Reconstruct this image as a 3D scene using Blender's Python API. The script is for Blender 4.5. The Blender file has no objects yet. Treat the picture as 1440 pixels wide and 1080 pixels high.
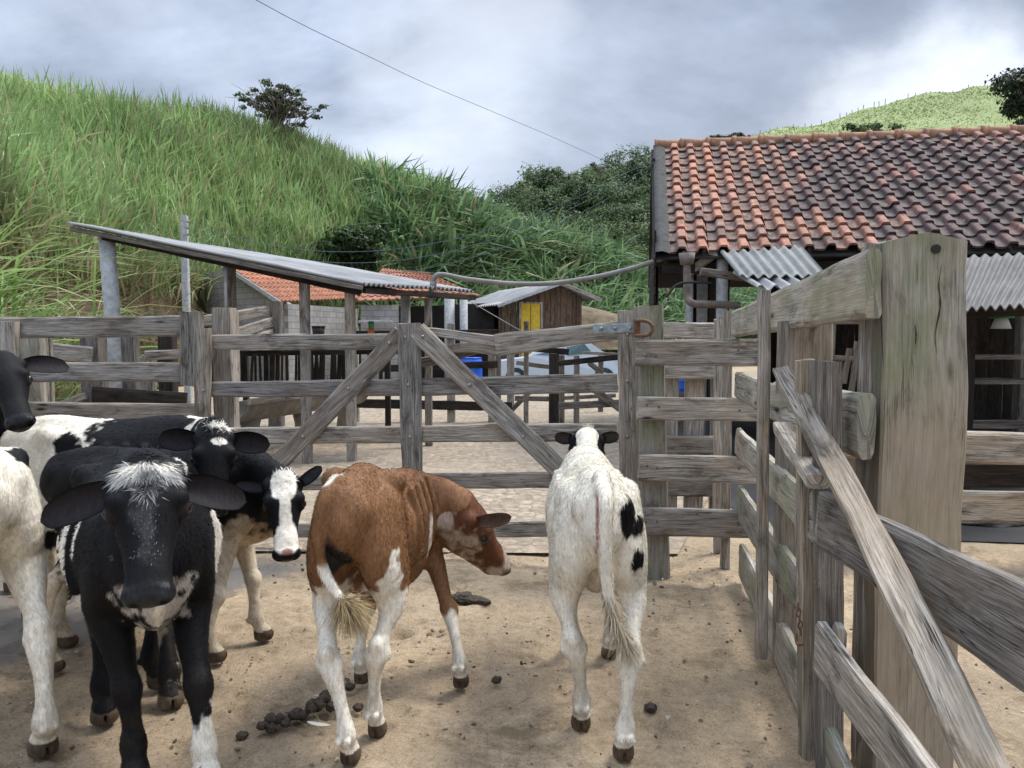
import bpy, math, random
import numpy as np
from mathutils import Vector, Matrix

# ------------------------------------------------------------------ camera, world, sun, exposure
F = 1082.0; TILT = math.atan(65/1082.0); CAMH = 1.5
scene = bpy.context.scene
col = scene.collection
cam_d = bpy.data.cameras.new("camera"); cam = bpy.data.objects.new("camera", cam_d); col.objects.link(cam)
cam_d.sensor_width = 36; cam_d.lens = 36*F/1440; cam_d.clip_start = .05; cam_d.clip_end = 2000
cam.location = (0, 0, CAMH); cam.rotation_euler = (math.pi/2 - TILT, 0, 0)
scene.camera = cam
scene.view_settings.view_transform = 'Standard'; scene.view_settings.look = 'None'
scene.view_settings.gamma = 1; scene.view_settings.exposure = 1.4
try: scene.view_settings.use_curve_mapping = False
except Exception: pass

SUN_EL, SUN_AZ = math.radians(58), math.radians(60)      # azimuth clockwise from +Y
world = bpy.data.worlds.new("World"); scene.world = world; world.use_nodes = True
def build_world():
    nt = world.node_tree; N = nt.nodes; L = nt.links; N.clear()
    out = N.new('ShaderNodeOutputWorld')
    sky = N.new('ShaderNodeTexSky'); sky.sky_type = 'NISHITA'; sky.sun_disc = False
    sky.sun_elevation = SUN_EL; sky.sun_rotation = SUN_AZ
    bs = N.new('ShaderNodeBackground'); bs.inputs[1].default_value = .1; L.new(sky.outputs[0], bs.inputs[0])
    tc = N.new('ShaderNodeTexCoord'); sep = N.new('ShaderNodeSeparateXYZ'); L.new(tc.outputs['Generated'], sep.inputs[0])
    zz = N.new('ShaderNodeMath'); zz.operation = 'MAXIMUM'; zz.inputs[1].default_value = 0.0; L.new(sep.outputs[2], zz.inputs[0])
    ad = N.new('ShaderNodeMath'); ad.operation = 'ADD'; ad.inputs[1].default_value = .42; L.new(zz.outputs[0], ad.inputs[0])
    dv = N.new('ShaderNodeVectorMath'); dv.operation = 'DIVIDE'
    cb = N.new('ShaderNodeCombineXYZ')
    for i in range(3): L.new(ad.outputs[0], cb.inputs[i])
    L.new(tc.outputs['Generated'], dv.inputs[0]); L.new(cb.outputs[0], dv.inputs[1])
    mp = N.new('ShaderNodeMapping'); mp.inputs['Location'].default_value = (3.35, 1.9, 0.0); mp.inputs['Scale'].default_value = (1.15, 1.5, 1.2)
    L.new(dv.outputs[0], mp.inputs[0])
    n1 = N.new('ShaderNodeTexNoise'); n1.inputs['Scale'].default_value = 1.15; n1.inputs['Detail'].default_value = 7; n1.inputs['Roughness'].default_value = .55
    n1.inputs['Distortion'].default_value = .25
    L.new(mp.outputs[0], n1.inputs['Vector'])
    cr = N.new('ShaderNodeValToRGB'); e = cr.color_ramp.elements
    e[0].position = .38; e[0].color = (.27, .32, .42, 1)
    e[1].position = .66; e[1].color = (.92, .97, 1.05, 1)
    m = e.new(.47); m.color = (.45, .52, .66, 1)
    m = e.new(.55); m.color = (.64, .72, .86, 1)
    L.new(n1.outputs[0], cr.inputs[0])
    # brighter band low on the right of the sky, where the cloud is thin
    def M(op, a, b=None):
        n = N.new('ShaderNodeMath'); n.operation = op
        for i, v in enumerate((a, b)):
            if v is None: continue
            if isinstance(v, (int, float)): n.inputs[i].default_value = v
            else: L.new(v, n.inputs[i])
        return n.outputs[0]
    sm = N.new('ShaderNodeMapRange'); sm.interpolation_type = 'SMOOTHSTEP'
    sm.inputs[1].default_value = .08; sm.inputs[2].default_value = .6; L.new(sep.outputs[0], sm.inputs[0])
    lo = N.new('ShaderNodeMapRange'); lo.interpolation_type = 'SMOOTHSTEP'
    lo.inputs[1].default_value = .46; lo.inputs[2].default_value = .14; L.new(sep.outputs[2], lo.inputs[0])
    g = M('MULTIPLY', M('MULTIPLY', sm.outputs[0], lo.outputs[0]), .35)
    mx = N.new('ShaderNodeMixRGB'); L.new(g, mx.inputs[0]); L.new(cr.outputs[0], mx.inputs[1]); mx.inputs[2].default_value = (1.12, 1.15, 1.18, 1)
    def blob(px, py, lo_, hi_, amt, colr, prev):                    # one big cloud bank (or gap) at a place in the sky, with a ragged edge
        dx, dz = (px-720)/F, (540-py)/F; v = Vector((dx, math.cos(TILT)+dz*math.sin(TILT), -math.sin(TILT)+dz*math.cos(TILT))).normalized()
        dt = N.new('ShaderNodeVectorMath'); dt.operation = 'DOT_PRODUCT'; nv = N.new('ShaderNodeVectorMath'); nv.operation = 'NORMALIZE'
        L.new(tc.outputs['Generated'], nv.inputs[0]); L.new(nv.outputs[0], dt.inputs[0]); dt.inputs[1].default_value = v
        nn = N.new('ShaderNodeTexNoise'); nn.inputs['Scale'].default_value = 7; nn.inputs['Detail'].default_value = 6; L.new(tc.outputs['Generated'], nn.inputs['Vector'])
        s_ = M('ADD', dt.outputs['Value'], M('MULTIPLY', M('SUBTRACT', nn.outputs[0], .5), (hi_-lo_)*2.2))
        mr = N.new('ShaderNodeMapRange'); mr.interpolation_type = 'SMOOTHSTEP'; mr.inputs[1].default_value = lo_; mr.inputs[2].default_value = hi_; L.new(s_, mr.inputs[0])
        x = N.new('ShaderNodeMixRGB'); L.new(M('MULTIPLY', mr.outputs[0], amt), x.inputs[0]); L.new(prev, x.inputs[1]); x.inputs[2].default_value = (*colr, 1); return x.outputs[0]
    cc_ = blob(900, 175, .955, .992, .85, (.40, .45, .55), mx.outputs[0])
    cc_ = blob(120, 60, .93, .99, .5, (.46, .52, .64), cc_)
    cc_ = blob(1290, 200, .988, .999, .5, (1.1, 1.13, 1.17), cc_)
    tex = N.new('ShaderNodeTexNoise'); tex.inputs['Scale'].default_value = 2.6; tex.inputs['Detail'].default_value = 8; tex.inputs['Roughness'].default_value = .6; tex.inputs['Distortion'].default_value = .15; L.new(mp.outputs[0], tex.inputs['Vector'])
    tr_ = N.new('ShaderNodeMapRange'); tr_.inputs[1].default_value = .32; tr_.inputs[2].default_value = .68; tr_.inputs[3].default_value = .74; tr_.inputs[4].default_value = 1.2; L.new(tex.outputs[0], tr_.inputs[0])
    tm = N.new('ShaderNodeVectorMath'); tm.operation = 'SCALE'; L.new(cc_, tm.inputs[0]); L.new(tr_.outputs[0], tm.inputs['Scale']); cc_ = tm.outputs[0]
    cc_ = blob(640, 75, .985, .998, .4, (.95, 1.0, 1.08), cc_)
    bc = N.new('ShaderNodeBackground'); L.new(cc_, bc.inputs[0])
    up = N.new('ShaderNodeMapRange'); up.interpolation_type = 'SMOOTHSTEP'; up.inputs[1].default_value = .42; up.inputs[2].default_value = .85; up.inputs[3].default_value = .43; up.inputs[4].default_value = 1.4
    L.new(sep.outputs[2], up.inputs[0]); L.new(up.outputs[0], bc.inputs[1])      # an overcast sky is brightest overhead
    ms = N.new('ShaderNodeMixShader'); ms.inputs[0].default_value = .93
    L.new(bs.outputs[0], ms.inputs[1]); L.new(bc.outputs[0], ms.inputs[2]); L.new(ms.outputs[0], out.inputs[0])
build_world()
sun_d = bpy.data.lights.new("sun", 'SUN'); sun = bpy.data.objects.new("sun", sun_d); col.objects.link(sun)
sun_d.energy = 1.5; sun_d.angle = math.radians(18); sun_d.color = (1, .95, .88)
sd = Vector((math.sin(SUN_AZ)*math.cos(SUN_EL), math.cos(SUN_AZ)*math.cos(SUN_EL), math.sin(SUN_EL)))
sun.rotation_euler = (-sd).to_track_quat('-Z', 'Y').to_euler()

# ------------------------------------------------------------------ helpers
rng = np.random.default_rng(7); random.seed(7)
CT, ST = math.cos(TILT), math.sin(TILT)
def P(px, py, Y):
    """the world point at depth Y that the photograph shows at pixel px, py"""
    dx = (px-720)/F; dz = (540-py)/F
    d = Vector((dx, CT + dz*ST, -ST + dz*CT))
    return Vector((0, 0, CAMH)) + d*(Y/d.y)
def G(px, py, z=0.0):
    dx = (px-720)/F; dz = (540-py)/F
    d = Vector((dx, CT + dz*ST, -ST + dz*CT)); t = (z-CAMH)/d.z
    return Vector((0, 0, CAMH)) + d*t

def tag(o, label=None, cat=None, group=None, kind=None):
    if label: o['label'] = label
    if cat: o['category'] = cat
    if group: o['group'] = group
    if kind: o['kind'] = kind
    return o
def thing(name, label, cat, loc=(0, 0, 0), group=None):
    o = bpy.data.objects.new(name, None); col.objects.link(o); o.location = loc; o.empty_display_size = .1
    return tag(o, label, cat, group)

def npmesh(name, V, Fs, mat, parent=None, smooth=True, cols=None, wc=None, loc=None, normals=None):
    """V (N,3); Fs list of (M,k) index arrays; V in world space, moved to the parent's space"""
    V = np.asarray(V, dtype=np.float32).reshape(-1, 3)
    if not isinstance(Fs, list): Fs = [Fs]
    Fs = [np.asarray(f, dtype=np.int32) for f in Fs if len(f)]
    me = bpy.data.meshes.new(name)
    off = np.zeros(3, dtype=np.float32)
    if parent is not None: off = np.array(parent_world(parent), dtype=np.float32)
    elif loc is not None: off = np.array(loc, dtype=np.float32)
    me.vertices.add(len(V)); me.vertices.foreach_set('co', (V-off).ravel())
    nl = sum(f.size for f in Fs); nf = sum(len(f) for f in Fs)
    me.loops.add(nl); me.polygons.add(nf)
    me.loops.foreach_set('vertex_index', np.concatenate([f.ravel() for f in Fs]))
    starts = []; tot = []; s = 0
    for f in Fs:
        k = f.shape[1]; starts.append(s + np.arange(len(f))*k); tot.append(np.full(len(f), k)); s += f.size
    me.polygons.foreach_set('loop_start', np.concatenate(starts).astype(np.int32))
    me.polygons.foreach_set('loop_total', np.concatenate(tot).astype(np.int32))
    me.polygons.foreach_set('use_smooth', np.full(nf, bool(smooth)))
    me.update(calc_edges=True)
    if cols is not None:
        c = np.ones((len(V), 4), dtype=np.float32); c[:, :3] = np.asarray(cols, dtype=np.float32)[:, :3]
        if np.asarray(cols).shape[1] == 4: c[:, 3] = np.asarray(cols)[:, 3]
        a = me.attributes.new('Col', 'FLOAT_COLOR', 'POINT'); a.data.foreach_set('color', c.ravel())
    if wc is not None:
        a = me.attributes.new('wc', 'FLOAT_VECTOR', 'POINT'); a.data.foreach_set('vector', np.asarray(wc, dtype=np.float32).ravel())
    if normals is not None:
        try: me.normals_split_custom_set_from_vertices([tuple(n) for n in normals])
        except Exception: pass
    me.materials.append(mat)
    o = bpy.data.objects.new(name, me); col.objects.link(o)
    if parent is not None: o.parent = parent
    elif loc is not None: o.location = loc
    return o
def parent_world(p):
    v = Vector((0, 0, 0))
    while p is not None: v = v + p.location; p = p.parent
    return v
def simple(name, V, faces, mat, parent=None, smooth=False, **kw):
    by = {}
    for f in faces: by.setdefault(len(f), []).append(f)
    return npmesh(name, V, [np.array(v) for v in by.values()], mat, parent, smooth, **kw)

class Geo:
    """collects verts / faces / wood coords"""
    def __init__(s): s.V = []; s.Q = []; s.T = []; s.W = []; s.n = 0; s.C = []
    def add(s, V, Q=None, T=None, W=None, C=None):
        V = np.asarray(V, dtype=float).reshape(-1, 3); s.V.append(V)
        if Q is not None and len(Q): s.Q.append(np.asarray(Q)+s.n)
        if T is not None and len(T): s.T.append(np.asarray(T)+s.n)
        s.W.append(np.zeros((len(V), 3)) if W is None else np.asarray(W))
        s.C.append(np.ones((len(V), 3)) if C is None else np.broadcast_to(np.asarray(C, dtype=float), (len(V), 3)))
        s.n += len(V)
    def build(s, name, mat, parent=None, smooth=False, loc=None):
        Fs = []
        if s.Q: Fs.append(np.concatenate(s.Q))
        if s.T: Fs.append(np.concatenate(s.T))
        return npmesh(name, np.concatenate(s.V), Fs, mat, parent, smooth, cols=np.concatenate(s.C), wc=np.concatenate(s.W), loc=loc)

def vnoise(p, seed=0):
    """value noise in numpy, p (N,3) -> (-1..1)"""
    p = np.asarray(p, dtype=np.float64); i = np.floor(p).astype(np.int64); f = p-i; f = f*f*(3-2*f)
    def h(ix, iy, iz):
        n = (ix*374761393 + iy*668265263 + iz*2147483647 + seed*974634777) & 0xffffffff
        n = ((n ^ (n >> 13))*1274126177) & 0xffffffff
        n = (n ^ (n >> 16)) & 0xffff
        return n/32767.5-1
    r = 0
    for a in (0, 1):
        for b in (0, 1):
            for c in (0, 1):
                w = (f[:, 0] if a else 1-f[:, 0])*(f[:, 1] if b else 1-f[:, 1])*(f[:, 2] if c else 1-f[:, 2])
                r = r + w*h(i[:, 0]+a, i[:, 1]+b, i[:, 2]+c)
    return r
def fbm(p, seed=0, oct=3):
    r = 0; a = 1.0; p = np.asarray(p, dtype=float)
    for k in range(oct): r = r + a*vnoise(p*(2**k), seed+k*17); a *= .5
    return r

def plank_geo(g, p0, p1, w, t, face=None, w1=None, rough=.004, seg=.09, ends=.006, taper_t=None, warp=0, roundness=.1, topcut=0):
    """sawn timber from p0 to p1. w = size across along 'face' direction, t = the other size"""
    p0 = np.array(p0, dtype=float); p1 = np.array(p1, dtype=float); L = np.linalg.norm(p1-p0); d = (p1-p0)/L
    face = np.array(face if face is not None else (0, 0, 1), dtype=float)
    a = face - d*np.dot(face, d)
    if np.linalg.norm(a) < 1e-4: a = np.array((1., 0, 0)) - d*d[0]
    a /= np.linalg.norm(a); b = np.cross(d, a)
    w1 = w if w1 is None else w1; t1 = t if taper_t is None else taper_t
    n = max(3, int(L/seg)+1)
    off = rng.uniform(-50, 50, 3)
    ch = min(.18, .006/min(w, t)+roundness)
    sec = np.array([(-.5, -.5+ch), (-.5+ch*.5, -.5), (0, -.5), (.5-ch*.5, -.5), (.5, -.5+ch), (.5, 0), (.5, .5-ch), (.5-ch*.5, .5), (0, .5), (-.5+ch*.5, .5), (-.5, .5-ch), (-.5, 0)])
    m = len(sec); tt = np.linspace(0, 1, n)
    V = []; W = []
    arc = np.concatenate([[0], np.cumsum([abs(sec[(i+1) % m][0]-sec[i][0])*w + abs(sec[(i+1) % m][1]-sec[i][1])*t for i in range(m-1)])])
    for i, s in enumerate(tt):
        ww = w+(w1-w)*s; th = t+(t1-t)*s
        c = p0+d*L*s
        if warp: c = c + a*warp*math.sin(s*math.pi*1.3+off[0]) + b*warp*.5*math.sin(s*math.pi*2+off[1])
        q = c[None]+sec[:, :1]*ww*a[None]+sec[:, 1:]*th*b[None]
        nn = np.stack([fbm(np.array([[off[0]+s*L*4+k*.0, off[1]+sec[k, 0]*3*w*6, off[2]+sec[k, 1]*3*t*6] for k in range(m)]), 3+j, 2) for j in range(3)], 1)
        q = q + (a[None]*nn[:, :1]+b[None]*nn[:, 1:2])*rough
        if i in (0, n-1): q = q + d[None]*nn[:, 2:]*ends
        V.append(q); W.append(np.stack([np.full(m, s*L+off[0]), arc+off[1], np.full(m, off[2])], 1))
    V = np.concatenate(V); W = np.concatenate(W)
    i = np.arange(n-1)[:, None]*m; j = np.arange(m)[None]; j2 = (j+1) % m
    Q = np.stack([i+j, i+j2, i+m+j2, i+m+j], -1).reshape(-1, 4)
    T = []
    c0 = len(V); V = np.concatenate([V, [V[:m].mean(0), V[(n-1)*m:n*m].mean(0)]]);
    W = np.concatenate([W, [W[:m].mean(0)+(.03, 0, 0), W[(n-1)*m:n*m].mean(0)+(.03, 0, 0)]])
    for k in range(m):
        T.append((c0, (k+1) % m, k)); T.append((c0+1, (n-1)*m+k, (n-1)*m+(k+1) % m))
    g.add(V, Q, T, W)
def plank(name, p0, p1, w, t, mat, parent=None, face=None, loc=None, **kw):
    g = Geo(); plank_geo(g, p0, p1, w, t, face, **kw)
    return g.build(name, mat, parent, smooth=False, loc=loc)

def tube_geo(g, pts, r, n=12, caps=True, r1=None, C=None, wscale=1):
    pts = np.array([tuple(p) for p in pts], dtype=float); m = len(pts)
    rr = np.broadcast_to(np.asarray(r, dtype=float), (m,)) if r1 is None else np.linspace(r, r1, m)
    tg = np.gradient(pts, axis=0); tg /= np.linalg.norm(tg, axis=1)[:, None]
    up = np.array((0, 0, 1.)) if abs(tg[0][2]) < .9 else np.array((1., 0, 0))
    V = []; off = rng.uniform(-50, 50, 3); ln = 0; W = []
    ang = np.linspace(0, 2*math.pi, n, endpoint=False)
    u = up-tg[0]*np.dot(up, tg[0]); u /= np.linalg.norm(u)
    for i in range(m):
        u = u-tg[i]*np.dot(u, tg[i]); u /= np.linalg.norm(u); s = np.cross(tg[i], u)
        if i: ln += np.linalg.norm(pts[i]-pts[i-1])
        V.append(pts[i][None]+rr[i]*(np.cos(ang)[:, None]*u+np.sin(ang)[:, None]*s))
        W.append(np.stack([np.full(n, ln+off[0]), off[1]+ang*rr[0], np.full(n, off[2])], 1))
    V = np.concatenate(V); W = np.concatenate(W)
    i = np.arange(m-1)[:, None]*n; j = np.arange(n)[None]; j2 = (j+1) % n
    Q = np.stack([i+j, i+j2, i+n+j2, i+n+j], -1).reshape(-1, 4); T = []
    if caps:
        c0 = len(V); V = np.concatenate([V, [pts[0], pts[-1]]]); W = np.concatenate([W, [W[0], W[-1]]])
        for k in range(n):
            T.append((c0, (k+1) % n, k)); T.append((c0+1, (m-1)*n+k, (m-1)*n+(k+1) % n))
    g.add(V, Q, T, W, C)
def tube(name, pts, r, mat, parent=None, n=12, smooth=True, loc=None, **kw):
    g = Geo(); tube_geo(g, pts, r, n, **kw); return g.build(name, mat, parent, smooth, loc=loc)
def curve_pts(ctrl, n=24):
    c = np.array([tuple(p) for p in ctrl], dtype=float)
    c = np.concatenate([[2*c[0]-c[1]], c, [2*c[-1]-c[-2]]]); out = []
    k = len(c)-3
    for s in np.linspace(0, k-1e-6, n):
        i = int(s); t = s-i; p0, p1, p2, p3 = c[i:i+4]
        out.append(.5*((2*p1)+(-p0+p2)*t+(2*p0-5*p1+4*p2-p3)*t*t+(-p0+3*p1-3*p2+p3)*t**3))
    return np.array(out)
def box_geo(g, a, b, C=None):
    x0, y0, z0 = a; x1, y1, z1 = b
    V = [(x0, y0, z0), (x1, y0, z0), (x1, y1, z0), (x0, y1, z0), (x0, y0, z1), (x1, y0, z1), (x1, y1, z1), (x0, y1, z1)]
    g.add(V, [(0, 3, 2, 1), (4, 5, 6, 7), (0, 1, 5, 4), (1, 2, 6, 5), (2, 3, 7, 6), (3, 0, 4, 7)], C=C, W=np.array(V))

# ------------------------------------------------------------------ materials
def mat_new(name):
    m = bpy.data.materials.new(name); m.use_nodes = True
    nt = m.node_tree; b = nt.nodes['Principled BSDF']; return m, nt, b
def ramp(nt, fac, stops):
    r = nt.nodes.new('ShaderNodeValToRGB'); e = r.color_ramp.elements
    e[0].position = stops[0][0]; e[0].color = (*stops[0][1], 1); e[1].position = stops[-1][0]; e[1].color = (*stops[-1][1], 1)
    for p, c in stops[1:-1]:
        x = e.new(p); x.color = (*c, 1)
    nt.links.new(fac, r.inputs[0]); return r.outputs[0]
def noise(nt, vec, scale, detail=4, rough=.55, dist=0):
    n = nt.nodes.new('ShaderNodeTexNoise'); n.inputs['Scale'].default_value = scale; n.inputs['Detail'].default_value = detail
    n.inputs['Roughness'].default_value = rough; n.inputs['Distortion'].default_value = dist
    if vec is not None: nt.links.new(vec, n.inputs['Vector'])
    return n.outputs[0]
def mapping(nt, vec, scale, loc=(0, 0, 0)):
    n = nt.nodes.new('ShaderNodeMapping'); n.inputs['Scale'].default_value = scale; n.inputs['Location'].default_value = loc
    nt.links.new(vec, n.inputs[0]); return n.outputs[0]
def mix(nt, fac, a, b, mode='MIX'):
    n = nt.nodes.new('ShaderNodeMixRGB'); n.blend_type = mode
    for i, v in enumerate((fac, a, b)):
        if isinstance(v, (int, float)): n.inputs[i].default_value = v
        elif isinstance(v, tuple): n.inputs[i].default_value = (*v, 1)
        else: nt.links.new(v, n.inputs[i])
    return n.outputs[0]
def bump(nt, b, h, strength=.4, dist=.01):
    n = nt.nodes.new('ShaderNodeBump'); n.inputs['Strength'].default_value = strength; n.inputs['Distance'].default_value = dist
    nt.links.new(h, n.inputs['Height']); nt.links.new(n.outputs[0], b.inputs['Normal'])
def attr(nt, name):
    n = nt.nodes.new('ShaderNodeAttribute'); n.attribute_name = name; return n
def objc(nt):
    return nt.nodes.new('ShaderNodeTexCoord').outputs['Object']
def geop(nt):
    return nt.nodes.new('ShaderNodeNewGeometry').outputs['Position']

def wood(name, dark, mid, light, warm=(.20, .12, .06), warmamt=.35, green=0, crack=34, rub=0):
    m, nt, b = mat_new(name)
    v = attr(nt, 'wc').outputs['Vector']
    grain = noise(nt, mapping(nt, v, (2.6, 48, 1)), 1.0, 7, .66, 1.1)
    fine = noise(nt, mapping(nt, v, (6, 260, 1)), 1.0, 4, .6, .2)
    patch = noise(nt, mapping(nt, v, (2.2, 6, 1)), 1.0, 4, .6)
    tone = noise(nt, mapping(nt, v, (.25, .6, 1)), .7, 1, .5)
    c = ramp(nt, grain, [(.34, dark), (.5, mid), (.66, light)])
    c = mix(nt, .5, c, ramp(nt, fine, [(.38, dark), (.6, light)]))
    wf = ramp(nt, patch, [(.46, (0, 0, 0)), (.68, (1, 1, 1))])
    wn = nt.nodes.new('ShaderNodeMath'); wn.operation = 'MULTIPLY'; nt.links.new(wf, wn.inputs[0]); wn.inputs[1].default_value = warmamt
    c = mix(nt, wn.outputs[0], c, warm)
    c = mix(nt, 1.0, c, ramp(nt, tone, [(.3, (.68, .68, .7)), (.7, (1.25, 1.2, 1.12))]), 'MULTIPLY')
    # knots and long drying cracks
    kn = nt.nodes.new('ShaderNodeTexVoronoi'); kn.inputs['Scale'].default_value = 1; nt.links.new(mapping(nt, v, (1.9, 7, 1)), kn.inputs['Vector'])
    kf = ramp(nt, kn.outputs['Distance'], [(.035, (1, 1, 1)), (.11, (0, 0, 0))])
    c = mix(nt, kf, c, (.035, .025, .02))
    st = noise(nt, mapping(nt, v, (3.2, 11, 1), (5, 1, 0)), 1.0, 6, .7, .6)
    c = mix(nt, 1.0, c, ramp(nt, st, [(.34, (.42, .40, .38)), (.47, (.95, .95, .95)), (.60, (1.1, 1.1, 1.12)), (.70, (1.4, 1.4, 1.42))]), 'MULTIPLY')
    ck = noise(nt, mapping(nt, v, (.9, 34, 1), (9, 3, 0)), 1.0, 3, .5, 1.2)
    cf = ramp(nt, ck, [(.485, (0, 0, 0)), (.5, (1, 1, 1)), (.515, (0, 0, 0))])
    ckm = ramp(nt, patch, [(.40, (1, 1, 1)), (.52, (0, 0, 0))])
    cfm = mix(nt, 1.0, cf, ckm, 'MULTIPLY')
    c = mix(nt, cfm, c, (.02, .017, .014))
    if green:
        gn = noise(nt, geop(nt), 3.8, 4, .6)
        gf = ramp(nt, gn, [(.48, (0, 0, 0)), (.72, (green, green, green))])
        c = mix(nt, gf, c, (.16, .19, .08))
    if rub:                                                         # honey-coloured where the animals rub it, grey and mossy above
        sx = nt.nodes.new('ShaderNodeSeparateXYZ'); nt.links.new(geop(nt), sx.inputs[0])
        ad = nt.nodes.new('ShaderNodeMath'); ad.operation = 'MULTIPLY_ADD'; nt.links.new(noise(nt, geop(nt), 3.1, 4, .6), ad.inputs[0]); ad.inputs[1].default_value = .9; nt.links.new(sx.outputs[2], ad.inputs[2])
        mr = nt.nodes.new('ShaderNodeMapRange'); nt.links.new(ad.outputs[0], mr.inputs[0]); mr.inputs[1].default_value = 2.0; mr.inputs[2].default_value = 1.45; mr.inputs[4].default_value = .6
        c = mix(nt, mr.outputs[0], c, mix(nt, grain, (.26, .19, .12), (.46, .37, .26)))
    nt.links.new(c, b.inputs['Base Color']); b.inputs['Roughness'].default_value = .88
    b.inputs['Specular IOR Level'].default_value = .2
    hh = mix(nt, .4, grain, fine)
    hh = mix(nt, 1, hh, mix(nt, cfm, (1.0, 1.0, 1.0), (.2, .2, .2)), 'MULTIPLY')
    bump(nt, b, hh, .95, .010)
    return m
M = {}
M['wood'] = wood('weathered_wood', (.085, .077, .068), (.28, .262, .232), (.52, .49, .445))
M['wood_dark'] = wood('dark_weathered_wood', (.055, .05, .044), (.165, .152, .135), (.33, .31, .28), warmamt=.25)
M['wood_light'] = wood('pale_weathered_wood', (.21, .195, .165), (.35, .33, .285), (.46, .44, .39), warm=(.30, .22, .13), warmamt=.4, green=.55)
M['post_wood'] = wood('big_post_wood', (.20, .19, .16), (.36, .345, .295), (.47, .455, .40), warm=(.30, .22, .13), warmamt=.3, green=.6, rub=1)
M['wood_tan'] = wood('tan_worn_wood', (.12, .10, .08), (.28, .245, .195), (.47, .43, .37), warm=(.30, .21, .12), warmamt=.4)
M['wood_black'] = wood('near_black_wood', (.012, .011, .01), (.028, .025, .022), (.06, .052, .046), warmamt=.1)  # very dark wood tone for boards, rails and slats
M['wood_brown'] = wood('brown_hut_boards', (.05, .032, .022), (.12, .08, .055), (.22, .17, .13), warmamt=.3)

def flat(name, c, rough=.6, metal=0, var=.15, scale=8, bmp=.1, bd=.005):
    m, nt, b = mat_new(name)
    n = noise(nt, geop(nt), scale, 5, .6)
    lo = tuple(x*(1-var) for x in c); hi = tuple(min(1, x*(1+var)) for x in c)
    nt.links.new(ramp(nt, n, [(.3, lo), (.7, hi)]), b.inputs['Base Color'])
    b.inputs['Roughness'].default_value = rough; b.inputs['Metallic'].default_value = metal
    bump(nt, b, n, bmp, bd); return m
M['mortar'] = flat('dark_mortar', (.05, .05, .046), .95, var=.4, scale=14, bmp=.6, bd=.01)
M['concrete'] = flat('concrete_post', (.36, .37, .37), .85, var=.3, scale=14, bmp=.3)
M['pipe'] = flat('grey_pipe', (.19, .18, .165), .55, var=.25, scale=6)
M['rustpipe'] = flat('rusty_pipe', (.16, .13, .115), .7, var=.4, scale=12)
M['rust'] = flat('rusted_iron', (.14, .075, .045), .8, .3, .5, 40, .4)
M['steel'] = flat('worn_galvanised_strap', (.26, .30, .32), .5, .6, .35, 30, .2)
M['bolt'] = flat('bolt_steel', (.35, .34, .33), .45, .7, .3, 60)
M['wire'] = flat('wire', (.05, .055, .07), .6)
M['bluewire'] = flat('insulated_wire', (.07, .10, .14), .6)
M['blue'] = flat('blue_plastic', (.02, .12, .62), .4, var=.15, scale=3)
M['yellow'] = flat('yellow_paint', (.62, .42, .03), .7, var=.2, scale=9)
M['carpaint'] = flat('pale_car_paint', (.52, .60, .68), .25, var=.05)
M['glass'] = flat('car_glass', (.10, .16, .18), .08, var=.1)
M['tyre'] = flat('tyre_rubber', (.02, .02, .02), .85)
M['dark'] = flat('dark_interior', (.025, .023, .022), .9, var=.4, scale=2)  # near-black; indoors this colour holds the shade of the interior
M['white'] = flat('white_rag', (.6, .6, .6), .8)
M['green_pl'] = flat('green_plastic', (.03, .22, .08), .5)
M['orange_pl'] = flat('orange_plastic', (.5, .12, .03), .5)
M['stone'] = flat('rough_stone', (.22, .20, .17), .9, var=.35, scale=12, bmp=.6, bd=.02)
M['conc_trough'] = flat('trough_concrete', (.23, .20, .165), .9, var=.35, scale=6, bmp=.4)
M['eye'] = flat('eye_dark', (.008, .006, .005), .06, var=.1, bmp=0)
M['dung'] = flat('dung', (.045, .03, .018), .75, var=.45, scale=45, bmp=.9, bd=.006)
M['feather'] = flat('feather', (.6, .56, .48), .7, var=.2)
M['soil'] = flat('soil', (.2, .13, .08), .95, var=.4, scale=2.5, bmp=.6, bd=.05)

def colmat(name, rough=.9, sheen=0, var=.0, scale=30, bmp=0, bd=.004, spec=.3, trans=False, sss=0):
    m, nt, b = mat_new(name)
    a = attr(nt, 'Col'); c = a.outputs['Color']
    n = noise(nt, geop(nt), scale, 5, .6)
    if var: c = mix(nt, 1.0, c, ramp(nt, n, [(.25, (1-var,)*3), (.75, (1+var,)*3)]), 'MULTIPLY')
    nt.links.new(c, b.inputs['Base Color']); b.inputs['Roughness'].default_value = rough
    b.inputs['Specular IOR Level'].default_value = spec
    if sheen: b.inputs['Sheen Weight'].default_value = sheen; b.inputs['Sheen Roughness'].default_value = .5
    if bmp: bump(nt, b, n, bmp, bd)
    if trans:
        t = nt.nodes.new('ShaderNodeBsdfTranslucent'); nt.links.new(c, t.inputs[0])
        ms = nt.nodes.new('ShaderNodeMixShader'); ms.inputs[0].default_value = .35
        nt.links.new(b.outputs[0], ms.inputs[1]); nt.links.new(t.outputs[0], ms.inputs[2])
        nt.links.new(ms.outputs[0], nt.nodes['Material Output'].inputs[0])
    return m
M['leaf'] = colmat('leaf', .55, var=.12, scale=3, trans=True)
M['bark'] = flat('bark', (.13, .11, .09), .9, var=.4, scale=20, bmp=.6, bd=.01)
M['hide'] = None
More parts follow.
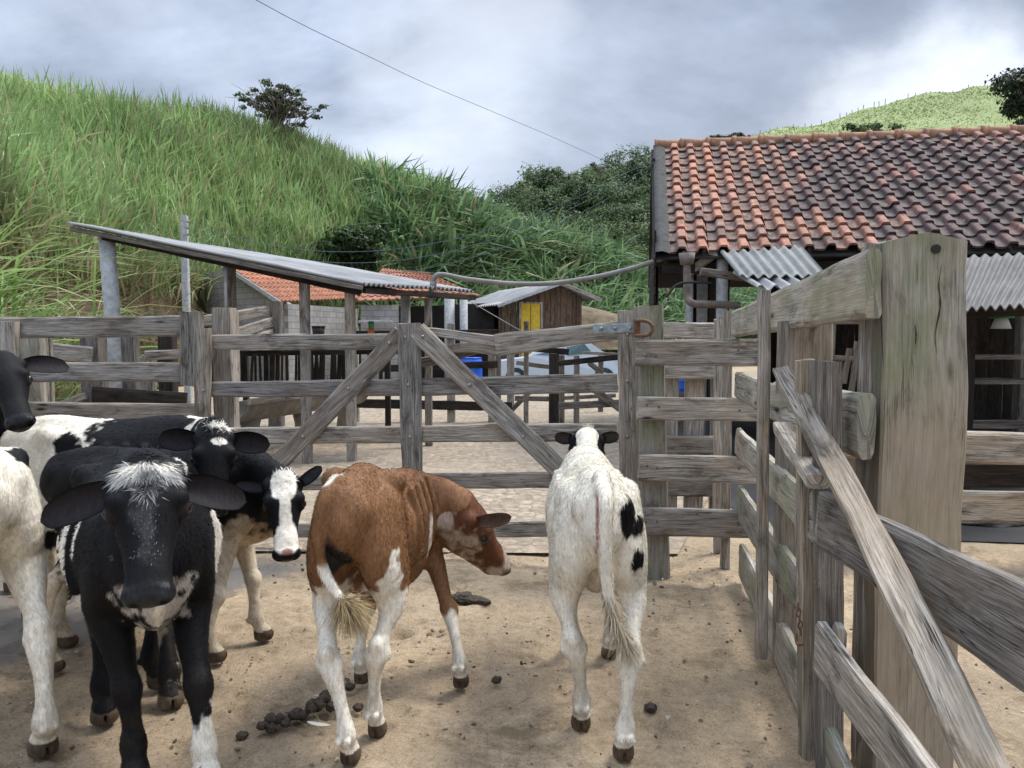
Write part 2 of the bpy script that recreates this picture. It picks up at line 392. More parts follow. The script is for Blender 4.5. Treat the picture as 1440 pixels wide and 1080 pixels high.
def hide():
    m, nt, b = mat_new('calf_hide')
    a = attr(nt, 'Col'); c = a.outputs['Color']
    o = objc(nt)
    n = noise(nt, mapping(nt, o, (30, 90, 30)), 1.0, 6, .7)
    big = noise(nt, o, 9, 4, .6)
    c = mix(nt, 1, c, ramp(nt, n, [(.35, (.66, .64, .61)), (.65, (1.16, 1.16, 1.16))]), 'MULTIPLY')
    c = mix(nt, 1, c, ramp(nt, big, [(.3, (.88, .86, .83)), (.7, (1.06, 1.06, 1.06))]), 'MULTIPLY')
    nt.links.new(c, b.inputs['Base Color'])
    nt.links.new(a.outputs['Alpha'], b.inputs['Roughness'])
    b.inputs['Specular IOR Level'].default_value = .12
    b.inputs['Sheen Weight'].default_value = .0
    bump(nt, b, n, .45, .006); return m
M['hide'] = hide()
M['hair'] = colmat('calf_hair', .5, spec=.13)

def corrugated(name, lo, hi, dirt):
    m, nt, b = mat_new(name)
    p = attr(nt, 'wc').outputs['Vector']
    n = noise(nt, p, 1.4, 6, .65); n2 = noise(nt, mapping(nt, p, (2, 24, 1)), 1, 5, .6)
    c = ramp(nt, n, [(.3, lo), (.7, hi)])
    c = mix(nt, ramp(nt, n2, [(.52, (0, 0, 0)), (.75, (.7, .7, .7))]), c, dirt)
    nt.links.new(c, b.inputs['Base Color']); b.inputs['Roughness'].default_value = .8
    bump(nt, b, n2, .3, .01); return m
M['corr'] = corrugated('fibre_cement_sheet', (.11, .115, .11), (.24, .245, .24), (.05, .05, .045))
M['corr_dark'] = corrugated('old_dark_sheet', (.07, .068, .065), (.16, .155, .15), (.05, .048, .045))
M['corr_light'] = corrugated('grey_sheet_roof', (.17, .175, .175), (.34, .345, .345), (.07, .065, .06))

def tilemat(name):
    m, nt, b = mat_new(name)
    a = attr(nt, 'Col'); p = geop(nt)
    c = a.outputs['Color']
    n = noise(nt, p, 9, 6, .7); n2 = noise(nt, p, 34, 4, .6)
    c = mix(nt, 1, c, ramp(nt, n2, [(.2, (.7, .7, .7)), (.8, (1.25, 1.25, 1.25))]), 'MULTIPLY')
    dk = ramp(nt, n, [(.42, (0, 0, 0)), (.58, (1, 1, 1))])
    n3 = noise(nt, p, 17, 5, .75)
    mm = nt.nodes.new('ShaderNodeMath'); mm.operation = 'MULTIPLY'; nt.links.new(dk, mm.inputs[0]); nt.links.new(a.outputs['Alpha'], mm.inputs[1])
    c = mix(nt, mm.outputs[0], c, (.045, .036, .034))
    c = mix(nt, ramp(nt, n3, [(.62, (0, 0, 0)), (.70, (.7, .7, .7))]), c, (.36, .27, .22))
    nt.links.new(c, b.inputs['Base Color']); b.inputs['Roughness'].default_value = .85
    bump(nt, b, n2, .4, .008); return m
M['tile'] = tilemat('clay_tiles')

def dirtmat():
    m, nt, b = mat_new('trodden_earth')
    p = geop(nt)
    big = noise(nt, p, .55, 4, .6); mid = noise(nt, p, 3.2, 6, .65); fine = noise(nt, p, 26, 6, .7); vf = noise(nt, p, 120, 4, .7)
    c = ramp(nt, mid, [(.34, (.23, .165, .10)), (.5, (.36, .272, .175)), (.68, (.46, .365, .25))])
    c = mix(nt, .5, c, ramp(nt, fine, [(.36, (.17, .12, .075)), (.5, (.35, .27, .18)), (.64, (.50, .41, .30))]))
    c = mix(nt, .3, c, ramp(nt, vf, [(.4, (.14, .105, .075)), (.6, (.52, .45, .36))]))
    c = mix(nt, 1, c, ramp(nt, big, [(.36, (.80, .77, .71)), (.64, (1.25, 1.2, 1.1))]), 'MULTIPLY')
    # damp, dark, dung-stained trodden patches
    dn = noise(nt, mapping(nt, p, (1, 1, 1), (4.2, 1, 0)), 1.7, 7, .75, .3)
    c = mix(nt, ramp(nt, dn, [(.54, (0, 0, 0)), (.66, (.75, .75, .75))]), c, (.13, .092, .05))
    yn = noise(nt, mapping(nt, p, (1, 1, 1), (14.2, 7, 0)), 2.1, 5, .7)
    c = mix(nt, ramp(nt, yn, [(.6, (0, 0, 0)), (.75, (.45, .45, .45))]), c, (.24, .17, .07))
    # wet muddy strip at the left, along the fence
    sx = nt.nodes.new('ShaderNodeSeparateXYZ'); nt.links.new(p, sx.inputs[0])
    def Mt(op, a, bb):
        n = nt.nodes.new('ShaderNodeMath'); n.operation = op
        for i, v in enumerate((a, bb)):
            if isinstance(v, (int, float)): n.inputs[i].default_value = v
            else: nt.links.new(v, n.inputs[i])
        return n.outputs[0]
    d = Mt('SUBTRACT', Mt('MULTIPLY', sx.outputs[1], .55), Mt('MULTIPLY', sx.outputs[0], 1.0))   # larger to the back left
    d = Mt('ADD', d, Mt('MULTIPLY', mid, .7))
    lo = nt.nodes.new('ShaderNodeMapRange'); lo.inputs[1].default_value = 4.42; lo.inputs[2].default_value = 4.62; nt.links.new(d, lo.inputs[0])
    ylim = nt.nodes.new('ShaderNodeMapRange'); ylim.inputs[1].default_value = 5.3; ylim.inputs[2].default_value = 5.0; nt.links.new(sx.outputs[1], ylim.inputs[0])
    wet = Mt('MULTIPLY', Mt('MULTIPLY', lo.outputs[0], ylim.outputs[0]), .85)
    c = mix(nt, wet, c, (.15, .135, .12))
    sp = nt.nodes.new('ShaderNodeTexVoronoi'); sp.inputs['Scale'].default_value = 24; nt.links.new(p, sp.inputs['Vector'])
    c = mix(nt, ramp(nt, sp.outputs['Distance'], [(.05, (.75, .75, .75)), (.13, (0, 0, 0))]), c, (.10, .075, .05))
    sp2 = nt.nodes.new('ShaderNodeTexVoronoi'); sp2.inputs['Scale'].default_value = 17; nt.links.new(mapping(nt, p, (1, 1, 1), (3, 9, 1)), sp2.inputs['Vector'])
    c = mix(nt, ramp(nt, sp2.outputs['Distance'], [(.035, (.7, .7, .7)), (.075, (0, 0, 0))]), c, (.46, .41, .34))
    nt.links.new(c, b.inputs['Base Color'])
    r = nt.nodes.new('ShaderNodeMapRange'); nt.links.new(wet, r.inputs[0]); r.inputs[3].default_value = .95; r.inputs[4].default_value = .45
    nt.links.new(r.outputs[0], b.inputs['Roughness'])
    h = mix(nt, .5, mid, fine); h = mix(nt, .3, h, vf)
    bump(nt, b, h, .9, .03); return m
M['dirt'] = dirtmat()
def pavemat():
    m, nt, b = mat_new('stone_paving')
    p = geop(nt)
    w = noise(nt, p, 3, 3, .5)
    pw = nt.nodes.new('ShaderNodeVectorMath'); pw.operation = 'ADD'; nt.links.new(mapping(nt, p, (1, 1, 0)), pw.inputs[0])
    sc = nt.nodes.new('ShaderNodeVectorMath'); sc.operation = 'SCALE'; sc.inputs['Scale'].default_value = .12
    nc = nt.nodes.new('ShaderNodeTexNoise'); nc.inputs['Scale'].default_value = 3; nt.links.new(p, nc.inputs['Vector']); nt.links.new(nc.outputs['Color'], sc.inputs[0])
    nt.links.new(sc.outputs[0], pw.inputs[1])
    v = nt.nodes.new('ShaderNodeTexVoronoi'); v.feature = 'DISTANCE_TO_EDGE'; v.inputs['Scale'].default_value = 8.5; v.inputs['Randomness'].default_value = .75
    nt.links.new(pw.outputs[0], v.inputs['Vector'])
    cell = nt.nodes.new('ShaderNodeTexVoronoi'); cell.inputs['Scale'].default_value = 8.5; cell.inputs['Randomness'].default_value = .75; nt.links.new(pw.outputs[0], cell.inputs['Vector'])
    e = ramp(nt, v.outputs['Distance'], [(.02, (1, 1, 1)), (.07, (0, 0, 0))])
    big = noise(nt, p, .8, 5, .65)
    c = ramp(nt, noise(nt, p, 11, 5, .65), [(.35, (.19, .15, .105)), (.65, (.36, .295, .22))])
    cs = nt.nodes.new('ShaderNodeSeparateColor'); nt.links.new(cell.outputs['Color'], cs.inputs[0])
    c = mix(nt, 1, c, ramp(nt, cs.outputs[0], [(0, (.78, .78, .78)), (1, (1.15, 1.13, 1.1))]), 'MULTIPLY')
    em = nt.nodes.new('ShaderNodeMath'); em.operation = 'MULTIPLY'; nt.links.new(e, em.inputs[0]); nt.links.new(ramp(nt, noise(nt, p, 2.3, 4, .7), [(.35, (.15, .15, .15)), (.6, (.9, .9, .9))]), em.inputs[1])
    c = mix(nt, em.outputs[0], c, (.15, .12, .085))
    c = mix(nt, ramp(nt, big, [(.5, (0, 0, 0)), (.7, (.75, .75, .75))]), c, (.30, .245, .175))
    nt.links.new(c, b.inputs['Base Color']); b.inputs['Roughness'].default_value = .9
    bump(nt, b, v.outputs['Distance'], .6, .03); return m
M['paving'] = pavemat()
def blockmat():
    m, nt, b = mat_new('grey_block_wall')
    p = attr(nt, 'wc').outputs['Vector']
    br = nt.nodes.new('ShaderNodeTexBrick'); nt.links.new(p, br.inputs['Vector'])
    br.inputs['Color1'].default_value = (.30, .295, .28, 1); br.inputs['Color2'].default_value = (.38, .37, .35, 1); br.inputs['Mortar'].default_value = (.20, .195, .185, 1)
    br.inputs['Scale'].default_value = 1; br.inputs['Mortar Size'].default_value = .012; br.inputs['Brick Width'].default_value = .4; br.inputs['Row Height'].default_value = .2
    c = mix(nt, 1, br.outputs[0], ramp(nt, noise(nt, p, 1.5, 6, .65), [(.3, (.75, .75, .75)), (.7, (1.15, 1.15, 1.15))]), 'MULTIPLY')
    nt.links.new(c, b.inputs['Base Color']); b.inputs['Roughness'].default_value = .9
    bump(nt, b, br.outputs[1], -.4, .01); return m
M['block'] = blockmat()
def turf(name, a, bcol, cc, s=.25):
    m, nt, b = mat_new(name); p = geop(nt)
    n = noise(nt, p, s, 8, .65); n2 = noise(nt, p, s*9, 5, .7)
    c = ramp(nt, n, [(.3, a), (.55, bcol), (.75, cc)]); c = mix(nt, .35, c, ramp(nt, n2, [(.3, a), (.7, cc)]))
    nt.links.new(c, b.inputs['Base Color']); b.inputs['Roughness'].default_value = .95; bump(nt, b, n2, .8, .5); return m
M['pasture'] = turf('pasture_grass', (.16, .20, .07), (.25, .31, .12), (.33, .37, .17), .06)
M['undergrowth'] = turf('undergrowth', (.02, .035, .012), (.05, .075, .022), (.09, .10, .04), .5)
M['bank'] = turf('earth_bank', (.075, .06, .03), (.15, .115, .06), (.25, .145, .075), .55)
M['forestfloor'] = turf('forest_floor', (.012, .022, .01), (.02, .035, .014), (.03, .05, .02), .1)

# ------------------------------------------------------------------ ground
def terrain_grid(name, xs, ys, zf, mat, label=None):
    X, Y = np.meshgrid(xs, ys, indexing='ij'); Z = zf(X, Y); V = np.stack([X, Y, Z], -1).reshape(-1, 3)
    nx, ny = len(xs), len(ys); i = np.arange(nx-1)[:, None]*ny+np.arange(ny-1)[None]
    Q = np.stack([i, i+ny, i+ny+1, i+1], -1).reshape(-1, 4)
    o = npmesh(name, V, Q, mat, smooth=True); tag(o, label, kind='structure'); return o
def zearth(X, Y):
    p = np.stack([X.ravel()*2.2, Y.ravel()*2.2, np.zeros(X.size)], 1)
    near = np.clip((9-np.abs(Y))/2, 0, 1)*np.clip((6-np.abs(X))/2, 0, 1)
    h = fbm(p, 5, 5)*.014
    hp = np.random.default_rng(3)
    for _ in range(420):                                            # hoof prints trodden into the earth
        x, y, a = hp.uniform(-3.4, 2.4), hp.uniform(1.8, 5.4), hp.uniform(0, 6.28); dx, dy = X.ravel()-x, Y.ravel()-y
        m = (np.abs(dx) < .12) & (np.abs(dy) < .12); u = dx[m]*math.cos(a)+dy[m]*math.sin(a); v = -dx[m]*math.sin(a)+dy[m]*math.cos(a)
        r = np.sqrt((u/.055)**2+(v/.042)**2); h[m] += -.016*np.exp(-r**4)+.006*np.exp(-((r-1.35)/.3)**2)
    return (h.reshape(X.shape)-.014)*near - .02*(1-near)
def spaced(a, b, near0, near1, fine, coarse):
    l = list(np.arange(a, near0, coarse))+list(np.arange(near0, near1, fine))+list(np.arange(near1, b+coarse, coarse)); return np.array(l)
terrain_grid('ground', np.unique(np.concatenate([spaced(-260, 260, -5, 6, .06, 12), np.arange(-3.6, 2.6, .022)])), np.unique(np.concatenate([spaced(-20, 420, 1, 9, .06, 12), np.arange(1.8, 5.4, .022)])), zearth, M['dirt'])
g = Geo(); V = [(-9, 5.55, .004), (1.2, 5.35, .004), (3.2, 9.2, .004), (12, 30, .004), (-2, 33, .004), (-9, 16, .004)]
xs = np.linspace(-9, 9, 50)
g.add([(-9, 5.5, .006), (1.15, 5.25, .006), (2.6, 9.2, .006), (14, 34, .006), (-4, 34, .006), (-9, 17, .006)], T=[(0, 1, 2), (0, 2, 5), (5, 2, 4), (2, 3, 4)])
o = g.build('paving', M['paving']); tag(o, kind='structure')

# ------------------------------------------------------------------ hills
def loft(rows, name, mat, sub=4, amp=.3, seed=1, nscale=.25):
    """rows: list of polylines (same count) -> smooth interpolated surface"""
    R = np.array([[tuple(p) for p in r] for r in rows])            # nr, nc, 3
    def up(A, k):
        n = A.shape[0]; t = np.linspace(0, n-1, (n-1)*k+1); i = np.minimum(t.astype(int), n-2); f = (t-i)[:, None, None]
        return A[i]*(1-f)+A[i+1]*f
    A = up(R, sub); A = up(A.transpose(1, 0, 2), sub).transpose(1, 0, 2)
    for _ in range(2):
        B = A.copy(); B[1:-1] = (A[:-2]+2*A[1:-1]+A[2:])/4; A = B.copy(); A[:, 1:-1] = (B[:, :-2]+2*B[:, 1:-1]+B[:, 2:])/4
    n = fbm(A.reshape(-1, 3)*nscale, seed, 4).reshape(A.shape[:2]); A[..., 2] += n*amp*np.linspace(0, 1, A.shape[0])[:, None].clip(0, .3)/.3
    nr, nc = A.shape[:2]; i = np.arange(nr-1)[:, None]*nc+np.arange(nc-1)[None]
    Q = np.stack([i, i+nc, i+nc+1, i+1], -1).reshape(-1, 4)
    o = npmesh(name, A.reshape(-1, 3), Q[:, ::-1], mat); tag(o, kind='structure'); return A
PXC = [-500, -250, -100, 0, 100, 200, 300, 400, 500, 600, 690, 780, 860, 940, 1020, 1100]
crestpy = [160, 168, 182, 190, 190, 194, 198, 212, 242, 284, 320, 352, 382, 420, 436, 452]
toeY = [12, 12.5, 13, 14.5, 17.5, 21.5, 27, 31, 33, 34, 36, 38, 39, 41, 42, 44]
crY = [30, 31, 32, 33, 35, 38, 42, 46, 48, 47, 50, 53, 55, 57, 59, 61]
toprow = []; rows = [[], [], [], [], [], [], []]
for k, px in enumerate(PXC):
    t = P(px, 475, toeY[k]); t.z = -.1
    c = P(px, crestpy[k], crY[k])
    bankh = [3.0, 2.9, 2.8, 2.9, 3.0, 3.0, 2.8, 2.2, 1.6, 1.4, 1.2, 1.2, 1.0, .9, .8, .6][k]
    d = Vector((t.x, t.y, 0)).normalized()
    b1 = t + d*.25 + Vector((0, 0, bankh*.55)); b2 = t + d*1.0 + Vector((0, 0, bankh+.1))
    rows[0].append(t); rows[1].append(b1); rows[2].append(b2)
    m1 = b2.lerp(c, .33) + Vector((0, 0, .5)); m2 = b2.lerp(c, .68) + Vector((0, 0, .7))
    rows[3].append(m1); rows[4].append(m2); rows[5].append(c)
    rows[6].append(c + d*14 + Vector((0, 0, -3.5)))
HILL = loft(rows, 'hillside', M['undergrowth'], 5, .5, 3)
# bare earth bank over the foot of the hillside, where the slope is too steep for grass
bk = [[p + Vector((0, -.06, 0)) for p in rows[0]], [p+Vector((0, -.10, 0)) for p in rows[1]], [p+Vector((0, -.03, .02)) for p in rows[2]]]
BANK = loft([[r[i] for i in range(1, 9)] for r in bk], 'earth_bank', M['bank'], 14, .28, 8, 1.3)

def hill_sample(A, u, v):
    """u along columns 0..1, v along rows 0..1"""
    nr, nc = A.shape[:2]; a = v*(nr-1); b = u*(nc-1); i = np.clip(a.astype(int), 0, nr-2); j = np.clip(b.astype(int), 0, nc-2); f = (a-i)[:, None]; g_ = (b-j)[:, None]
    return (A[i, j]*(1-f)+A[i+1, j]*f)*(1-g_)+(A[i, j+1]*(1-f)+A[i+1, j+1]*f)*g_

def blades(name, base, h, w, az, lean, droop, colr, colt, mat, seg=4, parent=None, **tags):
    """many grass leaves as ONE mesh. arrays: base (N,3), h, w, az, lean, droop (N); colr root colour, colt tip colour (N,3)"""
    N = len(base); t = np.linspace(0, 1, seg+1)
    dx = np.cos(az)[:, None]; dy = np.sin(az)[:, None]
    out = h[:, None]*(lean[:, None]*t + droop[:, None]*t**2.4*.8)
    up = h[:, None]*(t*(1-.12*lean[:, None]) - droop[:, None]*t**3*.62)
    cx = base[:, :1]+dx*out; cy = base[:, 1:2]+dy*out; cz = base[:, 2:]+up
    wd = w[:, None]*np.array([.45]+[1]*(seg-1)+[.05])*.5*(1-.35*t)
    tw = az+math.pi/2+rng.uniform(-.6, .6, N)
    sx = np.cos(tw)[:, None]*wd; sy = np.sin(tw)[:, None]*wd; sz = wd*rng.uniform(-.5, .5, N)[:, None]
    V = np.stack([np.stack([cx-sx, cy-sy, cz-sz], -1), np.stack([cx+sx, cy+sy, cz+sz], -1)], 2).reshape(-1, 3)   # N, seg+1, 2
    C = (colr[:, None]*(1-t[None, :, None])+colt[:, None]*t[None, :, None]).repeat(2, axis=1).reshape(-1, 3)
    i = (np.arange(N)*(seg+1)*2)[:, None]+np.arange(seg)[None]*2
    Q = np.stack([i, i+1, i+3, i+2], -1).reshape(-1, 4)
    o = npmesh(name, V, Q, mat, parent, True, cols=C)
    return tag(o, **tags)
def greens(n, a, b, dry=.15, dryc=(.36, .29, .18)):
    t = rng.random((n, 1)); c = np.array(a)*(1-t)+np.array(b)*t; c = c*rng.uniform(.75, 1.25, (n, 1))
    k = rng.random(n) < dry; c[k] = np.array(dryc)*rng.uniform(.6, 1.3, (k.sum(), 1)); return c

# tall light-green cane grass on the left of the hillside
def grass_zone(name, n, ulo, uhi, vlo, vhi, hmin, hmax, wd, lean, droop, a, b, dry, clump=22, seed=0, fold=.5, **tags):
    nc_ = n//clump
    u = rng.uniform(ulo, uhi, nc_); v = vlo+(vhi-vlo)*rng.random(nc_)**.85
    keep = np.ones(nc_, bool); c = hill_sample(HILL, u, v)[keep]
    n = len(c)*clump
    ch = rng.uniform(hmin, hmax, len(c))*(1+.25*vnoise(c*.22, 4+seed))
    base = np.repeat(c, clump, 0)+np.concatenate([rng.normal(0, .22, (n, 2)), np.full((n, 1), -.1)], 1)
    tone = (1+.38*vnoise(c*.33, 9+seed)).repeat(clump)[:, None]
    h = ch.repeat(clump)*rng.uniform(.45, 1.05, n)
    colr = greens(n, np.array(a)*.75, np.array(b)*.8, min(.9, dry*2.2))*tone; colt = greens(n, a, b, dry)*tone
    return blades(name, base, h, rng.uniform(.6, 1.3, n)*wd, rng.uniform(0, 2*math.pi, n), rng.uniform(.02, lean, n), rng.uniform(.1, droop, n)*(rng.random(n)**fold+.15), colr, colt, M['leaf'], 4, **tags)
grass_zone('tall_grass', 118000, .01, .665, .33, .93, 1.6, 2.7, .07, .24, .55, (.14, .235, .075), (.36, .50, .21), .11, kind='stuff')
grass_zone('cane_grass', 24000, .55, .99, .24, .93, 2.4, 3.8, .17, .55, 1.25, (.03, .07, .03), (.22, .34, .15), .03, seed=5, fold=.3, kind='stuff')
# fringe of dry, leaning grass hanging over the top of the bank
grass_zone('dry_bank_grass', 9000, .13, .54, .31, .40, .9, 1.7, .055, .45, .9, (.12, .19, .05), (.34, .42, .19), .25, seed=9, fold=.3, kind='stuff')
n = 9000; bu = rng.uniform(.1, .98, n); bv = rng.uniform(.15, .98, n); bp = hill_sample(BANK, bu, bv)
sel = fbm(bp*.9, 21, 3) > .02; bp = bp[sel]; n = len(bp)
blades('bank_stubble', bp, rng.uniform(.12, .7, n), rng.uniform(.01, .03, n), rng.uniform(-2.9, -.3, n), rng.uniform(.3, 1., n), rng.uniform(.5, 1.6, n), greens(n, (.06, .07, .025), (.14, .13, .05), .6, (.22, .17, .10)), greens(n, (.07, .09, .025), (.16, .15, .06), .6, (.24, .19, .11)), M['leaf'], 4, kind='stuff')

# farther short-grass hill, top left, and the pasture hill on the right
def far_hill(name, sil, Yc, Yt, mat, sub=6, amp=.6, seed=2, depth=40):
    c = [P(px, py, Yc if not isinstance(Yc, (list, tuple)) else Yc[i]) for i, (px, py) in enumerate(sil)]
    t = [Vector((p.x*Yt/p.y, Yt, -1)) for p in c]
    r1 = [a.lerp(b, .5)+Vector((0, 0, 1.2)) for a, b in zip(t, c)]
    bkk = [p+Vector((0, depth, -depth*.25)) for p in c]
    r2 = [a.lerp(b, .85)+Vector((0, 0, .6)) for a, b in zip(t, c)]
    return loft([t, r1, r2, c, bkk], name, mat, sub, amp, seed, .06)
far_hill('far_slope', [(-400, 20), (-150, 60), (0, 94), (70, 112), (150, 140), (260, 175)], 62, 44, M['pasture'], 6, .3, 4, 20)
PAST = far_hill('pasture_hill', [(860, 262), (960, 220), (1065, 190), (1150, 167), (1240, 143), (1310, 127), (1390, 113), (1500, 100), (1700, 70), (2000, 60)], 150, 75, M['pasture'], 7, 2.2, 6, 60)
n = 26000; c = hill_sample(PAST, rng.uniform(.12, .8, n), rng.uniform(.2, .76, n)); n = len(c)
blades('pasture_tussocks', c-np.array((0, 0, .1)), rng.uniform(.12, .42, n), rng.uniform(.12, .3, n), rng.uniform(0, 6.28, n), rng.uniform(.2, .8, n), rng.uniform(.2, 1, n), greens(n, (.18, .23, .08), (.27, .33, .13), .1), greens(n, (.22, .27, .10), (.34, .40, .18), .1), M['leaf'], 2, kind='stuff')
FOR = far_hill('wooded_hill', [(600, 330), (680, 315), (715, 300), (740, 283), (780, 266), (830, 256), (870, 262), (915, 250), (980, 236), (1060, 240), (1200, 250)], 105, 66, M['forestfloor'], 6, 1.0, 3, 50)
# fence posts along the pasture ridge
post_bm = None
for k in range(44):
    u = .235+k*.0105+rng.uniform(-.002, .002)
    q = hill_sample(PAST, np.array([u]), np.array([.745]))[0]
    hh = rng.uniform(1.2, 1.7)
    lean = rng.uniform(-.12, .12)
    if rng.random() < .2: continue
    o = plank('ridge_post', (q[0], q[1], q[2]-.4), (q[0]+lean, q[1], q[2]+hh), .10, .10, M['wood_dark'], face=(1, 0, 0), seg=.8, loc=(q[0], q[1], q[2]))
    tag(o, 'tiny dark wooden fence post on the skyline of the far pasture hill', 'fence post', 'fence posts along the pasture ridge')

# ------------------------------------------------------------------ trees and shrubs
def leafcloud(cs, rs, n, size, a, b, seed=0, sq=1.0, shell=.55, aspect=.55):
    """leaf quads through several ellipsoidal clumps; cs (k,3), rs (k,3)"""
    k = len(cs); cs = np.array(cs, dtype=float); rs = np.array(rs, dtype=float)
    w = (rs.prod(1))**.66; idx = rng.choice(k, n, p=w/w.sum())
    d = rng.normal(size=(n, 3)); d /= np.linalg.norm(d, axis=1)[:, None]
    r = (shell+(1-shell)*rng.random(n))**.6*rng.uniform(.7, 1.12, n)
    c = cs[idx]+d*rs[idx]*r[:, None]
    c += .35*rs[idx]*np.stack([vnoise(c/rs[idx].mean()*2.1, 31+j) for j in range(3)], 1)
    nrm = d*1.1+rng.normal(size=(n, 3))*.5+np.array((0, 0, .4)); nrm /= np.linalg.norm(nrm, axis=1)[:, None]
    t = np.cross(nrm, rng.normal(size=(n, 3))); t /= np.linalg.norm(t, axis=1)[:, None]; s = np.cross(nrm, t)
    sz = rng.uniform(.5, 1.3, n)[:, None]*size
    V = np.stack([c-t*sz*.5, c+s*sz*aspect*.5-t*sz*.1, c+t*sz*.5, c-s*sz*aspect*.5-t*sz*.1], 1).reshape(-1, 3)
    i = np.arange(n)*4; Q = np.stack([i, i+1, i+2, i+3], 1)
    tone = (1+.5*vnoise(cs*1.7, 5))[idx]
    C = greens(n, a, b, .02)*tone[:, None]
    return V, Q, C.repeat(4, 0)
def tree(name, label, base, height, crown_c, crown_r, nclump, nleaf, size, a, b, trunk_r=.2, limbs=7, group=None, cat='tree', clr=.36, shell=.5, skirt=True, squash=.8):
    base = Vector(base); t = thing(name, label, cat, base, group)
    cc = Vector(crown_c); cr = Vector(crown_r); cs = []; rs = []
    for i in range(nclump):
        while True:
            d = Vector((random.uniform(-1, 1), random.uniform(-1, 1), random.uniform(-1, 1)))
            if d.length <= 1: break
        d = d*(.35+.6*random.random())/max(d.length, .4)*d.length**.5
        cs.append(tuple(cc+Vector((d.x*cr.x, d.y*cr.y, d.z*cr.z)))); q = clr*random.uniform(.6, 1.25)
        rs.append((cr.x*q, cr.y*q, cr.z*q*squash))
    V, Q, C = leafcloud(cs, rs, nleaf, size, a, b, shell=shell)
    npmesh('crown', V, Q, M['leaf'], t, True, cols=C)
    g = Geo(); top = cc-Vector((0, 0, cr.z*.1))
    mid = base.lerp(top, .5)+Vector((random.uniform(-.1, .1)*height, 0, 0))*.4
    tube_geo(g, curve_pts([base-Vector((0, 0, .2)), mid, top], 10), trunk_r, 9, r1=trunk_r*.35)
    for i in range(min(limbs, nclump)):
        c = Vector(cs[i]); s = base.lerp(top, random.uniform(.4, .85)); m = s.lerp(c, .5)+Vector((0, 0, -.08*height))*random.uniform(-1, 1)
        tube_geo(g, curve_pts([s, m, c], 8), trunk_r*.38, 6, r1=trunk_r*.08)
        for _ in range(2):
            e = c+Vector((random.uniform(-1, 1)*cr.x, random.uniform(-1, 1)*cr.y, random.uniform(-.4, 1)*cr.z))*.35
            tube_geo(g, curve_pts([m, m.lerp(e, .5)+Vector((0, 0, .05*height)), e], 6), trunk_r*.16, 5, r1=trunk_r*.04)
    g.build('trunk', M['bark'], t, True); return t
# lone tree on the crest, sparse and wide
c = P(390, 146, 44); b = P(395, 195, 44)
tree('crest_tree', 'sparse wide tree standing alone on the crest of the grassy hill', (b.x, 43, b.z-1.5), 4, c, (3.0, 2.2, 1.45), 110, 4200, .22, (.05, .075, .03), (.13, .14, .08), .14, 60, clr=.105, shell=.2)
# shrubs in the cane grass above the shed
def hill_depth(px, py):
    A = HILL.reshape(-1, 3); dz = A[:, 2]-CAMH; zc = A[:, 1]*CT-dz*ST; yc = dz*CT+A[:, 1]*ST
    X = 720+F*A[:, 0]/zc; Yp = 540-F*yc/zc; d = (X-px)**2+(Yp-py)**2; d[A[:, 1] > 60] = 1e9
    return float(A[np.argmin(d), 1])
for (px, py, Y, rx, rz, a, bb, lab) in [(372, 315, 23, 1.25, .95, (.07, .10, .025), (.17, .19, .06), 'yellowish green leafy shrub above the long grey shed roof'),
                                   (455, 290, 27, 1.15, 1.05, (.015, .035, .012), (.04, .075, .025), 'dark green rounded shrub in the tall grass right of the yellowish shrub'),
                                   (500, 345, 25, 1.1, .75, (.02, .045, .015), (.06, .10, .03), 'low dark shrub just above the orange tiled roof')]:
    Y = hill_depth(px, py+14)-3.2; k = Y/24; rx *= k; rz *= k; c = P(px, py, Y); tree('shrub', lab, (c.x, Y+.3, c.z-rz*1.0), rz*1.5, c, (rx, rx*.8, rz*1.05), 22, 7500, .14*k, a, bb, .05, 8, cat='shrub', clr=.42)
# big dark tree at the right edge on the far slope, crown behind the ridge
c = P(1452, 122, 95); tree('hill_tree', 'big dark tree at the right end of the pasture hill', (c.x, 95, c.z-9), 9, c, (5.6, 4.5, 4.6), 22, 9000, .5, (.018, .03, .014), (.05, .07, .035), .5, 10, clr=.36)
c = P(1445, 178, 90); tree('hill_bush', 'dark bush beneath the big tree on the pasture hill', (c.x, 90, c.z-2), 3, c, (3.2, 2, 1.4), 8, 2200, .35, (.02, .04, .014), (.05, .08, .03), .1, 4, cat='bush')
c = P(1034, 197, 100); tree('hill_tree', 'round dark tree crown peeping over the left of the tiled ridge', (c.x, 100, c.z-6), 7, c, (3.1, 2.5, 1.3), 12, 3200, .4, (.018, .035, .015), (.045, .07, .03), .3, 6)
for px, lab in ((1215, 'left one of two leafy bushes showing just over the tiled ridge'), (1262, 'right one of two leafy bushes showing just over the tiled ridge')):
    c = P(px, 186, 85); tree('hill_bush', lab, (c.x, 85, c.z-2.5), 2, c, (2.3, 1.4, 1.2), 8, 1700, .3, (.04, .075, .02), (.10, .15, .05), .08, 4, cat='bush')
